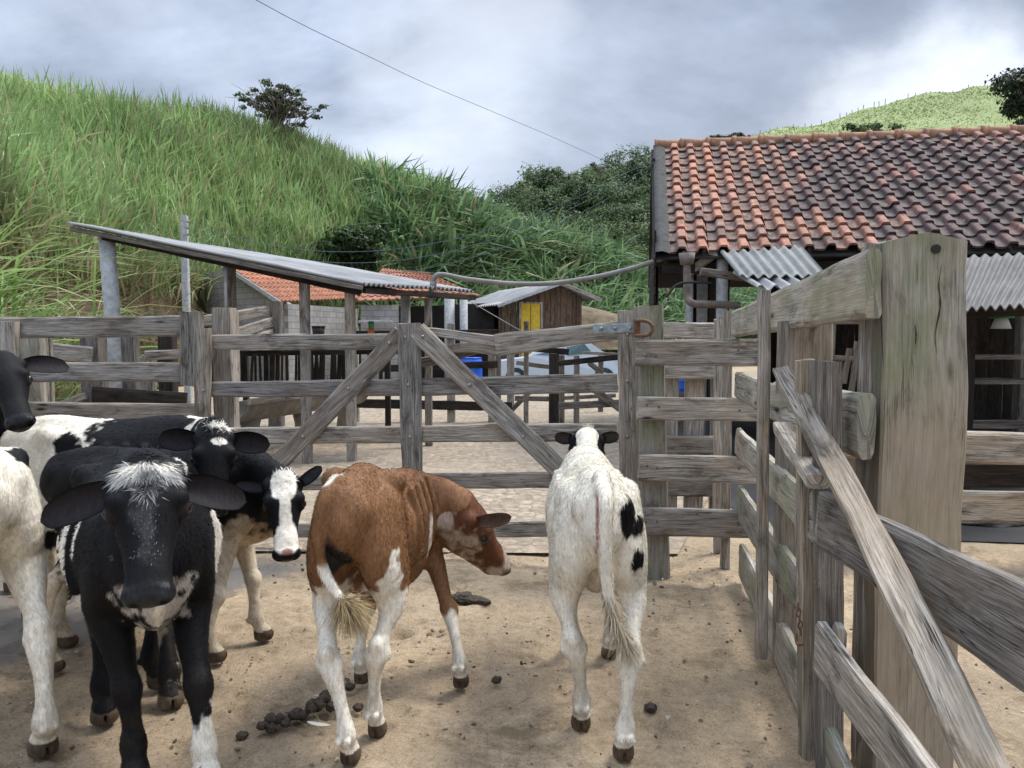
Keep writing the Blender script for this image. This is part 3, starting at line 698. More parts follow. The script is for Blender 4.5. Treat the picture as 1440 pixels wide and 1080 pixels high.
# the wood on the far hill reads as one mass
cs = []; rs = []
for i in range(150):
    u, v = random.uniform(.1, .92), random.uniform(.08, .80)
    q = hill_sample(FOR, np.array([u]), np.array([v]))[0]; r = random.uniform(1.5, 3.0)
    cs.append((q[0], q[1], q[2]+r*random.uniform(.3, .9))); rs.append((r, r, r*.8))
cs0, rs0 = list(cs), list(rs)
for cc_, rr_ in zip(cs0, rs0):
    for _ in range(3):
        a = random.uniform(0, 6.28); k = random.uniform(.35, .55)
        cs.append((cc_[0]+math.cos(a)*rr_[0]*.7, cc_[1]+math.sin(a)*rr_[0]*.7, cc_[2]+rr_[2]*random.uniform(-.1, .7))); rs.append((rr_[0]*k, rr_[0]*k, rr_[2]*k))
V, Q, C = leafcloud(cs, rs, 190000, .34, (.045, .08, .035), (.14, .20, .075), shell=.8)
o = npmesh('far_wood', V, Q, M['leaf'], None, True, cols=C); tag(o, kind='stuff')
# a few trees one can tell apart on that hill
for (px, py, w_, h_, lab, a, bb, nl, cl) in [
    (738, 285, 1.9, 2.5, 'pale leafy tree at the left foot of the wooded hill', (.05, .09, .03), (.12, .17, .06), 1500, .3),
    (1*848, 238, 1.9, 1.7, 'thin airy tree with bare twigs rising above the wooded hilltop', (.06, .08, .04), (.12, .14, .07), 420, .16),
    (800, 258, 2.6, 2.0, 'round dark tree on the skyline of the wooded hill', (.02, .04, .018), (.05, .08, .03), 2600, .34),
    (768, 268, 2.1, 2.2, 'bushy dark tree left of the round skyline tree', (.02, .04, .018), (.06, .09, .03), 2300, .34),
    (893, 243, 2.4, 1.9, 'dense tree at the right end of the wooded skyline beside the tiled roof', (.03, .05, .02), (.08, .11, .04), 2300, .34),
    (872, 345, 2.9, 2.3, 'bright green round tree low on the wooded hill beside the tiled building', (.05, .09, .025), (.12, .18, .05), 3200, .34)]:
    Y = 98 if py < 300 else 72
    c = P(px, py, Y); tree('wood_tree', lab, (c.x, Y, c.z-h_*2.2), h_*2.5, c, (w_, w_*.8, h_), 14, nl, .30, a, bb, .16, 12, clr=cl)
# big arching leaves at the left edge, near the fence
t = thing('cane_clump', 'large clump of long arching cane leaves at the left edge behind the fence', 'grass clump', (-6.6, 8.2, 0))
n = 420; base = np.concatenate([rng.normal((-6.75, 9.0), (.55, .5), (n, 2)), rng.uniform(.2, 1.7, (n, 1))], 1)
az = np.where(rng.random(n) < .55, rng.normal(-.1, .6, n), rng.uniform(0, 6.28, n))
blades('leaves', base, rng.uniform(.9, 2.1, n), rng.uniform(.02, .045, n), az, rng.uniform(.15, .95, n), rng.uniform(.2, 1.0, n), greens(n, (.10, .18, .05), (.20, .30, .10), .15), greens(n, (.20, .34, .09), (.36, .48, .18), .1, (.38, .33, .18)), M['leaf'], 7, t)
t = thing('cane_clump', 'loose clump of cane leaves against the bank behind the grey shed post', 'grass clump', (-6.2, 12.2, 0))
n = 500; base = np.concatenate([rng.normal((-7.6, 12.2), (.8, .5), (n, 2)), rng.uniform(0, 1.5, (n, 1))], 1)
blades('leaves', base, rng.uniform(.7, 1.9, n), rng.uniform(.015, .035, n), rng.uniform(0, 6.28, n), rng.uniform(.1, .9, n), rng.uniform(.2, 1.2, n), greens(n, (.05, .08, .02), (.12, .16, .05), .4), greens(n, (.08, .14, .03), (.2, .25, .08), .3), M['leaf'], 6, t)

# ------------------------------------------------------------------ roofs
def corr_sheet(g, A, B, C_, D, nw, amp, nl=14, thick=.012, sag=0, seed=0):
    """corrugated sheet: A-B is the lower edge, D-C the upper; ridges run from A to D. nw waves along A-B"""
    A, B, C_, D = [np.array(tuple(p), dtype=float) for p in (A, B, C_, D)]
    nx = nw*8+1; u = np.linspace(0, 1, nx); v = np.linspace(0, 1, nl)
    n = np.cross(B-A, D-A); n /= np.linalg.norm(n); n = n if n[2] > 0 else -n
    U, W_ = np.meshgrid(u, v, indexing='ij')
    Pt = (A*(1-U)[..., None]+B*U[..., None])*(1-W_)[..., None]+(D*(1-U)[..., None]+C_*U[..., None])*W_[..., None]
    off = amp*np.sin(U*nw*2*math.pi)+fbm(Pt.reshape(-1, 3)*1.1, seed, 2).reshape(U.shape)*sag
    top = Pt+n*off[..., None]; bot = top-n*thick
    lw = np.linalg.norm(B-A); ll = np.linalg.norm(D-A)
    wc = np.stack([W_*ll+seed*3.1, U*lw, np.zeros_like(U)], -1).reshape(-1, 3)
    i = np.arange(nx-1)[:, None]*nl+np.arange(nl-1)[None]; Q = np.stack([i, i+nl, i+nl+1, i+1], -1).reshape(-1, 4)
    N0 = nx*nl
    e = [(np.arange(nx-1)*nl)]
    q1 = np.stack([e[0], e[0]+nl, e[0]+nl+N0, e[0]+N0], 1); e2 = e[0]+nl-1; q2 = np.stack([e2, e2+nl, e2+nl+N0, e2+N0], 1)
    j = np.arange(nl-1); q3 = np.stack([j, j+1, j+1+N0, j+N0], 1); j = j+(nx-1)*nl; q4 = np.stack([j, j+1, j+1+N0, j+N0], 1)
    g.add(np.concatenate([top.reshape(-1, 3), bot.reshape(-1, 3)]), np.concatenate([Q, Q[:, ::-1]+N0, q1, q2, q3, q4]), W=np.concatenate([wc, wc]))

def tiled_roof(name, E0, Edir, Udir, ncol, nrow, pitch, expo, colfn, parent, hump=.070, lift=.028, drop=.034):
    """barrel clay tiles laid row by row. E0 lower left corner, Edir along the eave, Udir up the slope (unit)"""
    E0 = np.array(tuple(E0)); Edir = np.array(tuple(Edir)); Udir = np.array(tuple(Udir)); n = np.cross(Edir, Udir); n = n/np.linalg.norm(n); n = n if n[2] > 0 else -n
    # profile over one pitch: (across, height)
    pr = np.array([(0, .006), (.14, 0), (.32, 0), (.44, .008), (.47, .026), (.51, hump*.80), (.57, hump*.98), (.70, hump), (.83, hump*.98), (.89, hump*.80), (.93, .026), (.96, .010), (1.0, .006)])
    m = len(pr); V = []; Q = []; C = []; k = 0
    sl = np.array([0, 0, .5, 1.18])
    for r in range(nrow):
        for c in range(ncol):
            cj = c+rng.normal(0, .012); ln = expo; skew = rng.normal(0, .012); rr = r+rng.normal(0, .035)
            colr, al = colfn(c, r)
            hs = rng.uniform(.93, 1.06); zl = rng.normal(0, .0025)
            for si, s in enumerate(sl):
                x = (cj+pr[:, 0]*(1-.02*s)+.01*s)*pitch+skew*s*pitch*2
                y = (rr+s)*expo
                h = pr[:, 1]*hs*(1-.13*s)+lift*(1-s)+zl
                if si == 0: h = h-drop*.8
                V.append(E0+Edir*x[:, None]+Udir*y+n*h[:, None])
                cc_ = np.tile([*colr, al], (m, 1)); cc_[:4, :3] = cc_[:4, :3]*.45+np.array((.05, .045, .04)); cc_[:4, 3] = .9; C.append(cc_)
            for a in range(3):
                i = k+a*m+np.arange(m-1); Q.append(np.stack([i, i+1, i+1+m, i+m], 1))
            k += 4*m
    return npmesh(name, np.concatenate(V), np.concatenate(Q), M['tile'], parent, False, cols=np.concatenate(C))

# ------------------------------------------------------------------ long tiled barn on the right
BA = math.radians(9.5)
Ed = np.array((math.cos(BA), -math.sin(BA), 0.)); Ud0 = np.array((math.sin(BA), math.cos(BA), 0.))
E0 = np.array(tuple(P(932, 357, 9.5)))
RUN, RISE = 3.05, 2.02
SL = math.hypot(RUN, RISE); Ud = (Ud0*RUN+np.array((0, 0, RISE)))/SL
NCOL, PITCH = 37, .245; NROW = 13; EXPO = SL/NROW
BL = NCOL*PITCH
barn = thing('tiled_barn', 'open barn with a long red and blackened clay tile roof on the right', 'barn', (E0[0]+Ed[0]*3, E0[1]+Ed[1]*3+1.5, 0))
def tcol(c, r):
    f = np.clip((c-5.0-(r < 3)*3.4+rng.normal(0, 1.3)+(3 < r < 7)*.5)/3.0, 0, 1)
    new = np.array((.37, .155, .09))*rng.uniform(.75, 1.18)
    pale = np.array((.46, .26, .19))
    old = np.array((.085, .045, .042))*rng.uniform(.7, 1.5)
    if rng.random() < .12: old = np.array((.22, .10, .075))
    if rng.random() < .24 and c < 8: new = np.array((.14, .075, .055))
    if c > 7 and r > 10 and rng.random() < .5: old = np.array((.26, .13, .10))
    a = rng.random()*.45
    return (new*(1-a)+pale*a)*(1-f)+old*f, .35+.5*f*rng.random()+.25*(rng.random() < .3)
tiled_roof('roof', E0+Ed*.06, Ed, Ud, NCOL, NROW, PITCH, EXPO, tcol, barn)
R0 = E0+Ud*SL
g = Geo()                                                            # ridge tiles, a row of half rounds with collars
for k in range(int(BL/.40)):
    a = R0+Ed*(k*.40-.05)+np.array((0, 0, .02)); b_ = a+Ed*.42
    tube_geo(g, [a, (a+b_)/2, b_], np.array([.095, .085, .08]), 12)
    tube_geo(g, [a-Ed*.02, a+Ed*.04], .108, 12)
c = np.concatenate(g.V)
o = npmesh('ridge_tiles', c, [np.concatenate(g.Q), np.concatenate(g.T)], M['tile'], barn, True, cols=np.tile([.36, .19, .11, .35], (len(c), 1)))
# mortared verge strip along the left gable and the sheathing / rafters underneath
n_ = np.cross(Ed, Ud); n_ /= np.linalg.norm(n_)
g = Geo(); w0 = E0-Ed*.09
V = []
for s in np.linspace(-.01, 1.0, 26):
    p = w0+Ud*SL*s; nn = rng.normal(0, .006, 4)
    V += [p-n_*.05, p+n_*(.04+nn[0]), p+Ed*.08+n_*(.055+nn[1]), p+Ed*.18+n_*(.03+nn[2])]
i = np.arange(25)[:, None]*4+np.arange(3)[None]; g.add(V, np.stack([i, i+1, i+5, i+4], -1).reshape(-1, 4)); g.build('verge_mortar', M['mortar'], barn, True)
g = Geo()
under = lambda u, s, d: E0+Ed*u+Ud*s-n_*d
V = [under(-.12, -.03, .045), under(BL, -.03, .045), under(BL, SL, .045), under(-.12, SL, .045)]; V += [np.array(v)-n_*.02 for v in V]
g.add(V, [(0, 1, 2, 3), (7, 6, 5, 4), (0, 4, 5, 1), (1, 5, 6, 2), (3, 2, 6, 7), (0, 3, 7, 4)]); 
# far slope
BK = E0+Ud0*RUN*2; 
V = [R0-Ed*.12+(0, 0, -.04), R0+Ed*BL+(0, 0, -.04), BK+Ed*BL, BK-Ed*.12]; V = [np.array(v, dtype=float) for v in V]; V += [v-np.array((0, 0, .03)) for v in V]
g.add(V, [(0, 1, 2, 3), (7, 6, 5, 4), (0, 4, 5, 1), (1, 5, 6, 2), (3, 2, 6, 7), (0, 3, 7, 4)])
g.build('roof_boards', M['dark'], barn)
for k in range(13):                                                  # rafters
    u = .04+k*.72; plank('rafter', under(u, .02, .11), under(u, SL-.05, .11), .09, .06, M['wood_black'], barn, face=n_)
for s in (.15, 1.6, 3.1): plank('purlin', under(-.10, s, .20), under(BL-.1, s, .20), .1, .08, M['wood_black'], barn, face=(0, 0, 1))
# boarded gable end that hangs below the left verge
g = Geo()
for k in range(8):
    z0 = 1.98+k*.115
    plank_geo(g, E0-Ed*.09+Ud0*.15+np.array((0, 0, z0-E0[2])), E0-Ed*.09+Ud0*(RUN*1.9)+np.array((0, 0, z0-E0[2])), .105, .025, (0, 0, 1), seg=.5)
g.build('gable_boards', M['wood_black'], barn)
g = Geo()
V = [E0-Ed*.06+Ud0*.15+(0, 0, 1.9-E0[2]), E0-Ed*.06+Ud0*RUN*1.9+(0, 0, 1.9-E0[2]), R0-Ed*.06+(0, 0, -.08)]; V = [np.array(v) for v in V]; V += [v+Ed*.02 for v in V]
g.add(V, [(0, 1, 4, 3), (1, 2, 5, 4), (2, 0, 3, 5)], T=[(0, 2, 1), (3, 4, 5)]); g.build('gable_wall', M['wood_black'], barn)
# posts of the barn
def bpost(px, pyt, Y, r, mat, name='post'):
    a = P(px, pyt, Y); tube(name, [(a.x, Y, -.05), (a.x+.005, Y, a.z*.5), (a.x, Y, a.z)], r, mat, barn, 12, r1=r*.95)
for px, Y, r in ((970, 9.75, .05), (988, 10.2, .075), (1016, 9.5, .075), (1105, 9.3, .07)): bpost(px, 360, Y, r, M['concrete'])
for u in (2.75, 4.2, 6.0):
    a = E0+Ed*u+Ud0*.3; plank('post', (a[0], a[1], -.05), (a[0], a[1], 2.45), .14, .14, M['wood_dark'], barn, face=(1, 0, 0))
plank('brace', P(1008, 355, 9.45), P(962, 388, 9.7), .10, .06, M['wood'], barn)
plank('beam', P(985, 382, 9.0), P(1060, 392, 9.0), .09, .09, M['wood_dark'], barn)
plank('tie_beam', E0+Ed*.0+Ud0*.2+np.array((0, 0, -.16)), E0+Ed*BL+Ud0*.2+np.array((0, 0, -.16)), .14, .1, M['wood_black'], barn)
# back and side walls of planks, interior shade put into their near-black colour
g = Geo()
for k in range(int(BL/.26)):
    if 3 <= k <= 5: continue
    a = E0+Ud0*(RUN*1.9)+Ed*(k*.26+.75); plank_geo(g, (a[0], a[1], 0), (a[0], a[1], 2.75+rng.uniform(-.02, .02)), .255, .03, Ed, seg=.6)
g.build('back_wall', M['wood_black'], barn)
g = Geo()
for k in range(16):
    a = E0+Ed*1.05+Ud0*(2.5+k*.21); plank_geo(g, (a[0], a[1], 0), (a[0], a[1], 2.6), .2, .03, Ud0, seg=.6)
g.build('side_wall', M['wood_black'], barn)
# floor of the barn, interior shade put into its near-black colour
# awning sheets below the eave
g = Geo()
A = P(1010, 384, 8.35); B = P(1150, 392, 7.95); C_ = P(1180, 350, 9.0); D = P(1008, 350, 9.35)
A, B, C_, D = P(1040, 388, 8.3), P(1165, 388, 8.0), P(1128, 346, 9.2), P(1012, 353, 9.4)
corr_sheet(g, A, B, C_, D, 8, .022, 10, seed=1)
g.build('awning_sheet', M['corr'], barn, True)
g = Geo(); corr_sheet(g, P(1065, 404, 8.0), P(1150, 404, 7.8), P(1100, 375, 8.6), P(1030, 383, 8.7), 4, .03, 8, seed=2); g.build('awning_sheet', M['corr_light'], barn, True)
g = Geo(); corr_sheet(g, P(1215, 440, 6.6), P(1500, 426, 6.0), P(1560, 352, 8.4), P(1215, 366, 9.0), 22, .02, 12, seed=3, sag=.01)
g.build('lower_roof', M['corr_dark'], barn, True)
corner = E0+Ed*2.6-Ud0*1.9
for px, Y in ((1360, 7.3), (1550, 6.9)):
    a = P(px, 432, Y); plank('post', (a.x, Y, 0), (a.x, Y, a.z), .13, .13, M['wood_black'], barn, face=(1, 0, 0))
plank('beam', P(1215, 446, 7.1), P(1480, 434, 6.6), .1, .08, M['wood_black'], barn)
# rails with heavy beams in front of the dark stalls
stall = thing('stall_fence', 'two heavy tan beams of a low stall fence in front of the dark barn opening', 'fence', (2.9, 4.9, 0))
plank('rail', P(1180, 622, 5.2), P(1500, 633, 4.9), .20, .14, M['wood_tan'], stall, face=(0, 0, 1), roundness=.2)
plank('rail', P(1150, 706, 5.2), P(1500, 715, 4.9), .20, .12, M['wood_tan'], stall, face=(0, 0, 1), roundness=.2)
plank('rail', P(1150, 664, 5.4), P(1500, 668, 5.1), .17, .1, M['wood_black'], stall, face=(0, 0, 1))
for px in (1190, 1530): a = P(px, 590, 5.3); plank('post', (a.x, 5.3, -.05), (a.x, 5.3, a.z), .16, .16, M['wood_dark'], stall, face=(1, 0, 0))
# things in the dark interior
g = Geo(); xs = np.linspace(2.4, 7, 24)
o = npmesh('barn_floor', np.array([(1.9, 5.75, .008), (9, 4.9, .008), (10, 15.5, .008), (2.3, 15.5, .008)]), np.array([(0, 1, 2, 3)]), M['dark'], None, False); tag(o, kind='structure')  # floor painted near-black for the shade under the roof
def boulder(name, c, r, mat, label, cat, flat_=.5, seed=0, group=None):
    import bmesh
    bm = bmesh.new(); bmesh.ops.create_icosphere(bm, subdivisions=4, radius=1); V = np.array([v.co[:] for v in bm.verts]); Fc = np.array([[v.index for v in f.verts] for f in bm.faces]); bm.free()
    V = V*(1+.22*fbm(V*1.7+seed*7, seed, 3))[:, None]*np.array(r)*np.array((1, 1, flat_))+np.array(c)
    o = npmesh(name, V, Fc, mat, None, True, loc=c); tag(o, label, cat, group); return o
c = G(1405, 748); boulder('stone_slab', (c.x+.1, 6.3, .03), (.40, .3, .16), M['stone'], 'flat grey stone lying in the shade under the stall fence', 'stone', .6, 3)
w_ = thing('work_bench', 'dark wooden bench with shelves deep inside the barn', 'bench', (P(1400, 520, 8).x, 8, 0))
for dx in (-.5, .5): plank('leg', (P(1400, 520, 8).x+dx, 8, 0), (P(1400, 520, 8).x+dx, 8, 1.3), .08, .08, M['wood_dark'], w_, face=(1, 0, 0))
for z in (.6, 1.05, 1.3): plank('shelf', (P(1400, 520, 8).x-.6, 8, z), (P(1400, 520, 8).x+.7, 8, z), .05, .4, M['wood_dark'], w_, face=(0, 0, 1))
tr = thing('feed_gate', 'dark crossed wooden poles of a feed gate in the gap left of the big post', 'gate', (P(1180, 520, 7.6).x, 7.6, 0))
for (a, b_) in [((1158, 452), (1215, 452)), ((1150, 502), (1222, 506)), ((1158, 500), (1170, 455)), ((1170, 500), (1172, 455)), ((1196, 560), (1206, 480)), ((1210, 560), (1206, 480)), ((1186, 540), (1195, 490))]:
    plank('bar', P(*a, 7.6), P(*b_, 7.62), .055, .04, M['wood_dark'], tr)
plank('leg', P(1158, 460, 7.7), (P(1158, 460, 7.7).x, 7.7, 0), .07, .07, M['wood_dark'], tr, face=(1, 0, 0)); plank('leg', P(1222, 460, 7.7), (P(1222, 460, 7.7).x, 7.7, 0), .07, .07, M['wood_dark'], tr, face=(1, 0, 0))
def drum(label, px, pyt, Y, r, mat, group=None, z0=0, cat='barrel'):
    a = P(px, pyt, Y); h = a.z; t = thing('plastic_drum', label, cat, (a.x, Y, z0), group)
    zs = [z0, z0+.01, z0+(h-z0)*.3, z0+(h-z0)*.32, z0+(h-z0)*.36, z0+(h-z0)*.64, z0+(h-z0)*.68, z0+(h-z0)*.72, h-.08, h-.03, h]
    rr = np.array([.9, .96, 1, 1.03, 1, 1, 1.03, 1, 1, .93, .88])*r
    tube('body', [(a.x, Y, z) for z in zs], rr, mat, t, 24)
    tube('lid', [(a.x, Y, h), (a.x, Y, h+.03)], r*.95, mat, t, 24); return t
drum('blue plastic drum behind the rails left of the wooden post with the rusty latch', 662, 504, 24, .36, M['blue'])
drum('smaller blue drum standing half behind the first blue drum', 642, 507, 24.7, .25, M['blue'])
drum('blue drum glimpsed under the tiled barn through the right fence panel', 961, 532, 10.6, .075, M['blue'], z0=.74)
a_ = P(961, 552, 10.6); cr_ = thing('wooden_crate', 'dark wooden crate carrying the small blue drum under the tiled barn', 'crate', (a_.x, 10.6, 0))
for z_ in (.06, .2, .34, .48, .62, .72): plank('slat', (a_.x-.2, 10.42, z_), (a_.x+.2, 10.42, z_), .1, .02, M['wood_dark'], cr_, face=(0, 0, 1))
plank('top', (a_.x-.2, 10.6, .725), (a_.x+.2, 10.6, .725), .025, .34, M['wood_dark'], cr_, face=(0, 0, 1))
for sx_ in (-.18, .18):
    for yy_ in (10.45, 10.75): plank('corner_post', (a_.x+sx_, yy_, 0), (a_.x+sx_, yy_, .71), .03, .03, M['wood_dark'], cr_, face=(1, 0, 0))
# small green container hanging under the low roof, pale below
t = thing('hanging_container', 'pale container with a green cap hanging under the low corrugated roof', 'container', tuple(P(1408, 448, 7.4)))
a = P(1408, 452, 7.4); tube('container_body', [(a.x, 7.4, a.z-.07), (a.x, 7.4, a.z+.03)], np.array([.09, .055]), M['white'], t, 16); tube('cap', [(a.x, 7.4, a.z+.03), (a.x, 7.4, a.z+.12)], np.array([.11, .09]), M['green_pl'], t, 16)

# ------------------------------------------------------------------ low grey shed on the left
shed = thing('open_shed', 'open lean-to with a long grey corrugated roof on posts, left of the yard', 'shed', (-2.7, 9.3, 0))
L_ = P(95, 314, 8.5); A_ = P(510, 398, 9.0); B_ = P(667, 409, 10.4); D_ = Vector((L_.x+1.3, 11.0, L_.z-.06))
g = Geo(); corr_sheet(g, A_, B_, D_, L_, 25, .018, 30, .012, seed=4, sag=.012); g.build('roof', M['corr_light'], shed, True)
dn = Vector((0, 0, -.06))
plank('edge_board', L_+dn+Vector((.0, .05, .01)), A_+dn, .05, .03, M['wood_dark'], shed, face=(0, 0, 1))
plank('beam', L_+Vector((.3, .16, -.12)), A_+Vector((-.05, .16, -.10)), .08, .07, M['wood_black'], shed, face=(0, 0, 1))
plank('beam', A_+Vector((0, .1, -.08)), B_+Vector((0, .02, -.09)), .07, .06, M['wood_black'], shed, face=(0, 0, 1))
plank('beam', A_+Vector((0.25, .7, -.06)), L_+Vector((1.0, 1.4, -.14)), .07, .06, M['wood_black'], shed, face=(0, 0, 1))
def spost(px, pyt, Y, r, mat, rect=False, pxb=None):
    a = P(px, pyt, Y); bx = a.x if pxb is None else P(pxb, 520, Y).x
    if rect: plank('post', (bx, Y, -.05), (a.x, Y, a.z), r*2, r*2, mat, shed, face=(1, 0, 0))
    else: tube('post', [(bx, Y, -.05), ((a.x+bx)/2, Y, a.z/2), (a.x, Y, a.z)], r, mat, shed, 16)
spost(150, 334, 8.75, .085, M['concrete'], pxb=170); spost(323, 372, 9.2, .058, M['wood_dark'], True); spost(428, 388, 9.1, .055, M['wood'], True)
spost(492, 400, 9.3, .058, M['wood'], True); spost(570, 412, 10.4, .065, M['concrete']); spost(602, 420, 10.6, .05, M['wood_dark'], True)
tube('drain_pipe', [P(317, 372, 9.0), P(318, 440, 9.0)], .018, M['concrete'], shed, 8)
# hay rack and trough inside the shed
rack = thing('hay_rack', 'dark slatted hay rack under the grey shed', 'hay rack', tuple(P(440, 540, 11.0).xy)+(0,))
plank('rail', P(330, 497, 10.6), P(560, 494, 11.5), .08, .05, M['wood_black'], rack); plank('rail', P(330, 552, 10.6), P(560, 549, 11.5), .08, .05, M['wood_black'], rack)
pxs = list(np.arange(338, 402, 7.3))+[404, 416, 421, 426]+list(np.arange(440, 458, 3.6))+[466, 471, 476, 484, 520, 535]
for px in pxs:
    Y = 10.6+(px-330)/230*.9; ln = random.uniform(-3, 3)
    plank('slat', P(px+ln, 498, Y-.05), P(px, 552, Y-.05), random.uniform(.03, .07), .02, M['wood_black'], rack, face=(1, 0, 0), seg=.3)
for px in (345, 545): a = P(px, 500, 11); plank('leg', (a.x, 11, 0), (a.x, 11, a.z), .08, .08, M['wood_black'], rack, face=(1, 0, 0))
tg_ = thing('feed_trough', 'long half-round concrete feed trough under the shed', 'trough', tuple(P(400, 600, 10).xy)+(0,))
a, b_ = np.array(tuple(P(325, 583, 9.3))), np.array(tuple(P(500, 558, 12.2)))
d = (b_-a)/np.linalg.norm(b_-a); s_ = np.cross(d, (0, 0, 1)); s_ /= np.linalg.norm(s_)
ang = np.linspace(math.pi, 2*math.pi, 15); g = Geo(); V = []
for t_ in np.linspace(0, 1, 14):
    for R_ in (.25, .21):
        for an in ang: V.append(a+(b_-a)*t_+s_*R_*math.cos(an)+np.array((0, 0, R_*math.sin(an)*.95+.12)))
V = np.array(V).reshape(14, 2, 15, 3); Q = []
idx = np.arange(14*30).reshape(14, 2, 15)
for i in range(13):
    for k in range(14):
        Q.append((idx[i, 0, k], idx[i, 0, k+1], idx[i+1, 0, k+1], idx[i+1, 0, k])); Q.append((idx[i, 1, k], idx[i+1, 1, k], idx[i+1, 1, k+1], idx[i, 1, k+1]))
    for k in (0, 14): Q.append((idx[i, 0, k], idx[i+1, 0, k], idx[i+1, 1, k], idx[i, 1, k]))
for i in (0, 13):
    for k in range(14): Q.append((idx[i, 0, k], idx[i, 1, k], idx[i, 1, k+1], idx[i, 0, k+1]))
g.add(V.reshape(-1, 3), Q); g.build('basin', M['conc_trough'], tg_, True)
for t_ in (.12, .5, .88):
    p = a+(b_-a)*t_; z = p[2]-.08; g = Geo(); tube_geo(g, [(p[0], p[1], -.02), (p[0], p[1], z*.6), (p[0], p[1], z)], np.array([.14, .10, .14]), 12); g.build('foot', M['conc_trough'], tg_, True)
plank('rail', a+(0, 0, .16)+s_*.26, b_+(0, 0, .16)+s_*.26, .08, .05, M['wood'], tg_)
t = thing('bucket', 'black bucket on the block wall ledge behind the shed', 'bucket', tuple(P(448, 466, 13)))
a = P(448, 470, 13); tube('body', [(a.x, 13, a.z-.05), (a.x, 13, a.z+.12)], np.array([.09, .11]), M['dark'], t, 16); tube('rim', [(a.x, 13, a.z+.12), (a.x, 13, a.z+.14)], .12, M['dark'], t, 16)
t = thing('bottle', 'orange bottle with a green cap standing on a rail under the shed', 'bottle', tuple(P(522, 466, 10)))
a = P(522, 464, 10); tube('body', [(a.x, 10, a.z-.1), (a.x, 10, a.z), (a.x, 10, a.z+.02)], np.array([.045, .045, .03]), M['orange_pl'], t, 12); tube('cap', [(a.x, 10, a.z+.02), (a.x, 10, a.z+.11)], np.array([.035, .04]), M['green_pl'], t, 12)

# ------------------------------------------------------------------ block house with orange tiles
house = thing('block_house', 'grey concrete block house with bright orange tiled roof behind the shed', 'house', tuple(P(430, 470, 24).xy)+(0,))
def wall_quad(name, a, b_, za, zb, mat, parent, th=.15, base=0):
    a = np.array((a[0], a[1], 0.)); b_ = np.array((b_[0], b_[1], 0.)); d = b_-a; L = np.linalg.norm(d); n = np.array((-d[1], d[0], 0))/L
    if n[1] < 0: n = -n
    V = [a+(0, 0, base), b_+(0, 0, base), b_+(0, 0, zb), a+(0, 0, za)]; V = [np.array(v) for v in V]; V += [v+n*th for v in V]
    W = [(0, base, 0), (L, base, 0), (L, zb, 0), (0, za, 0)]*2
    g = Geo(); g.add(V, [(0, 1, 2, 3), (7, 6, 5, 4), (0, 4, 5, 1), (1, 5, 6, 2), (2, 6, 7, 3), (3, 7, 4, 0)], W=W); return g.build(name, mat, parent)
pk = P(322, 372, 26.5); e1 = P(405, 425, 24.5); e2 = P(505, 420, 30); pk2 = P(470, 376, 33)
wall_quad('gable_wall', pk.xy, e1.xy, pk.z-.12, e1.z-.05, M['block'], house)
wall_quad('gable_wall', (pk.x-3, pk.y+1.5), pk.xy, e1.z+.8, pk.z-.12, M['block'], house)
wall_quad('side_wall', e1.xy, (e1.x+1.4, e1.y+4), e1.z-.05, e1.z-.05, M['block'], house)
def small_roof(name, A, B, C_, D, pitch, expo, colr, parent, al=.2):
    A, B, C_, D = [np.array(tuple(p), dtype=float) for p in (A, B, C_, D)]
    nc = max(2, int(np.linalg.norm(B-A)/pitch)); nr = max(2, int(np.linalg.norm(D-A)/expo)); n = np.cross(B-A, D-A); n /= np.linalg.norm(n); n = n if n[2] > 0 else -n
    nx = nc*6+1; V = []; C = []; Q = []; k = 0
    u = np.linspace(0, 1, nx); hump = .045*np.maximum(0, np.sin(u*nc*2*math.pi))
    for r in range(nr):
        base = np.array(colr)*rng.uniform(.85, 1.15)
        cc = np.repeat(base*rng.uniform(.8, 1.2, (nc, 1)), 6, 0); cc = np.concatenate([cc, cc[-1:]])
        for s, h in ((0, -.02), (0, .03), (1.05, 0)):
            v = (r+s)/nr
            V.append((A*(1-u)[:, None]+B*u[:, None])*(1-v)+(D*(1-u)[:, None]+C_*u[:, None])*v+n*(hump+h)[:, None]); C.append(np.concatenate([cc, np.full((nx, 1), al)], 1))
        for a in range(2):
            i = k+a*nx+np.arange(nx-1); Q.append(np.stack([i, i+1, i+1+nx, i+nx], 1))
        k += 3*nx
    return npmesh(name, np.concatenate(V), np.concatenate(Q), M['tile'], parent, False, cols=np.concatenate(C))
OR = (.40, .155, .08)
small_roof('roof', e1+Vector((-.15, -.3, .0)), e2, pk2, pk+Vector((-.1, -.3, .05)), .24, .38, OR, house, al=.4)
plank('verge_board', pk+Vector((-.1, -.35, -.05)), e1+Vector((-.1, -.35, -.08)), .14, .04, M['concrete'], house, face=(0, 0, 1))
wing = thing('block_house', 'lower grey block wing with an orange tiled roof behind the end of the shed', 'house', tuple(P(590, 470, 25).xy)+(0,))
a, b_ = P(500, 424, 25), P(675, 416, 25.5); c_, d_ = P(602, 385, 28.5), P(538, 378, 28.5)
small_roof('roof', a, b_, c_, d_, .24, .38, (.36, .14, .075), wing, al=.5)
wall_quad('front_wall', (a.x+.1, 25.3), (P(560, 420, 25.3).x, 25.3), a.z-.1, a.z-.1, M['block'], wing)
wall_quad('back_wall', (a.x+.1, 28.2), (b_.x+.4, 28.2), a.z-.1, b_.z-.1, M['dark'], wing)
for px in (632, 652): q = P(px, 420, 25.3); tube('post', [(q.x, 25.3, 0), (q.x, 25.3, 1.3), (q.x, 25.3, q.z)], .17 if px == 632 else .13, M['concrete'], wing, 12)
plank('ledge', P(505, 452, 25), P(552, 452, 25), .08, .3, M['concrete'], wing)

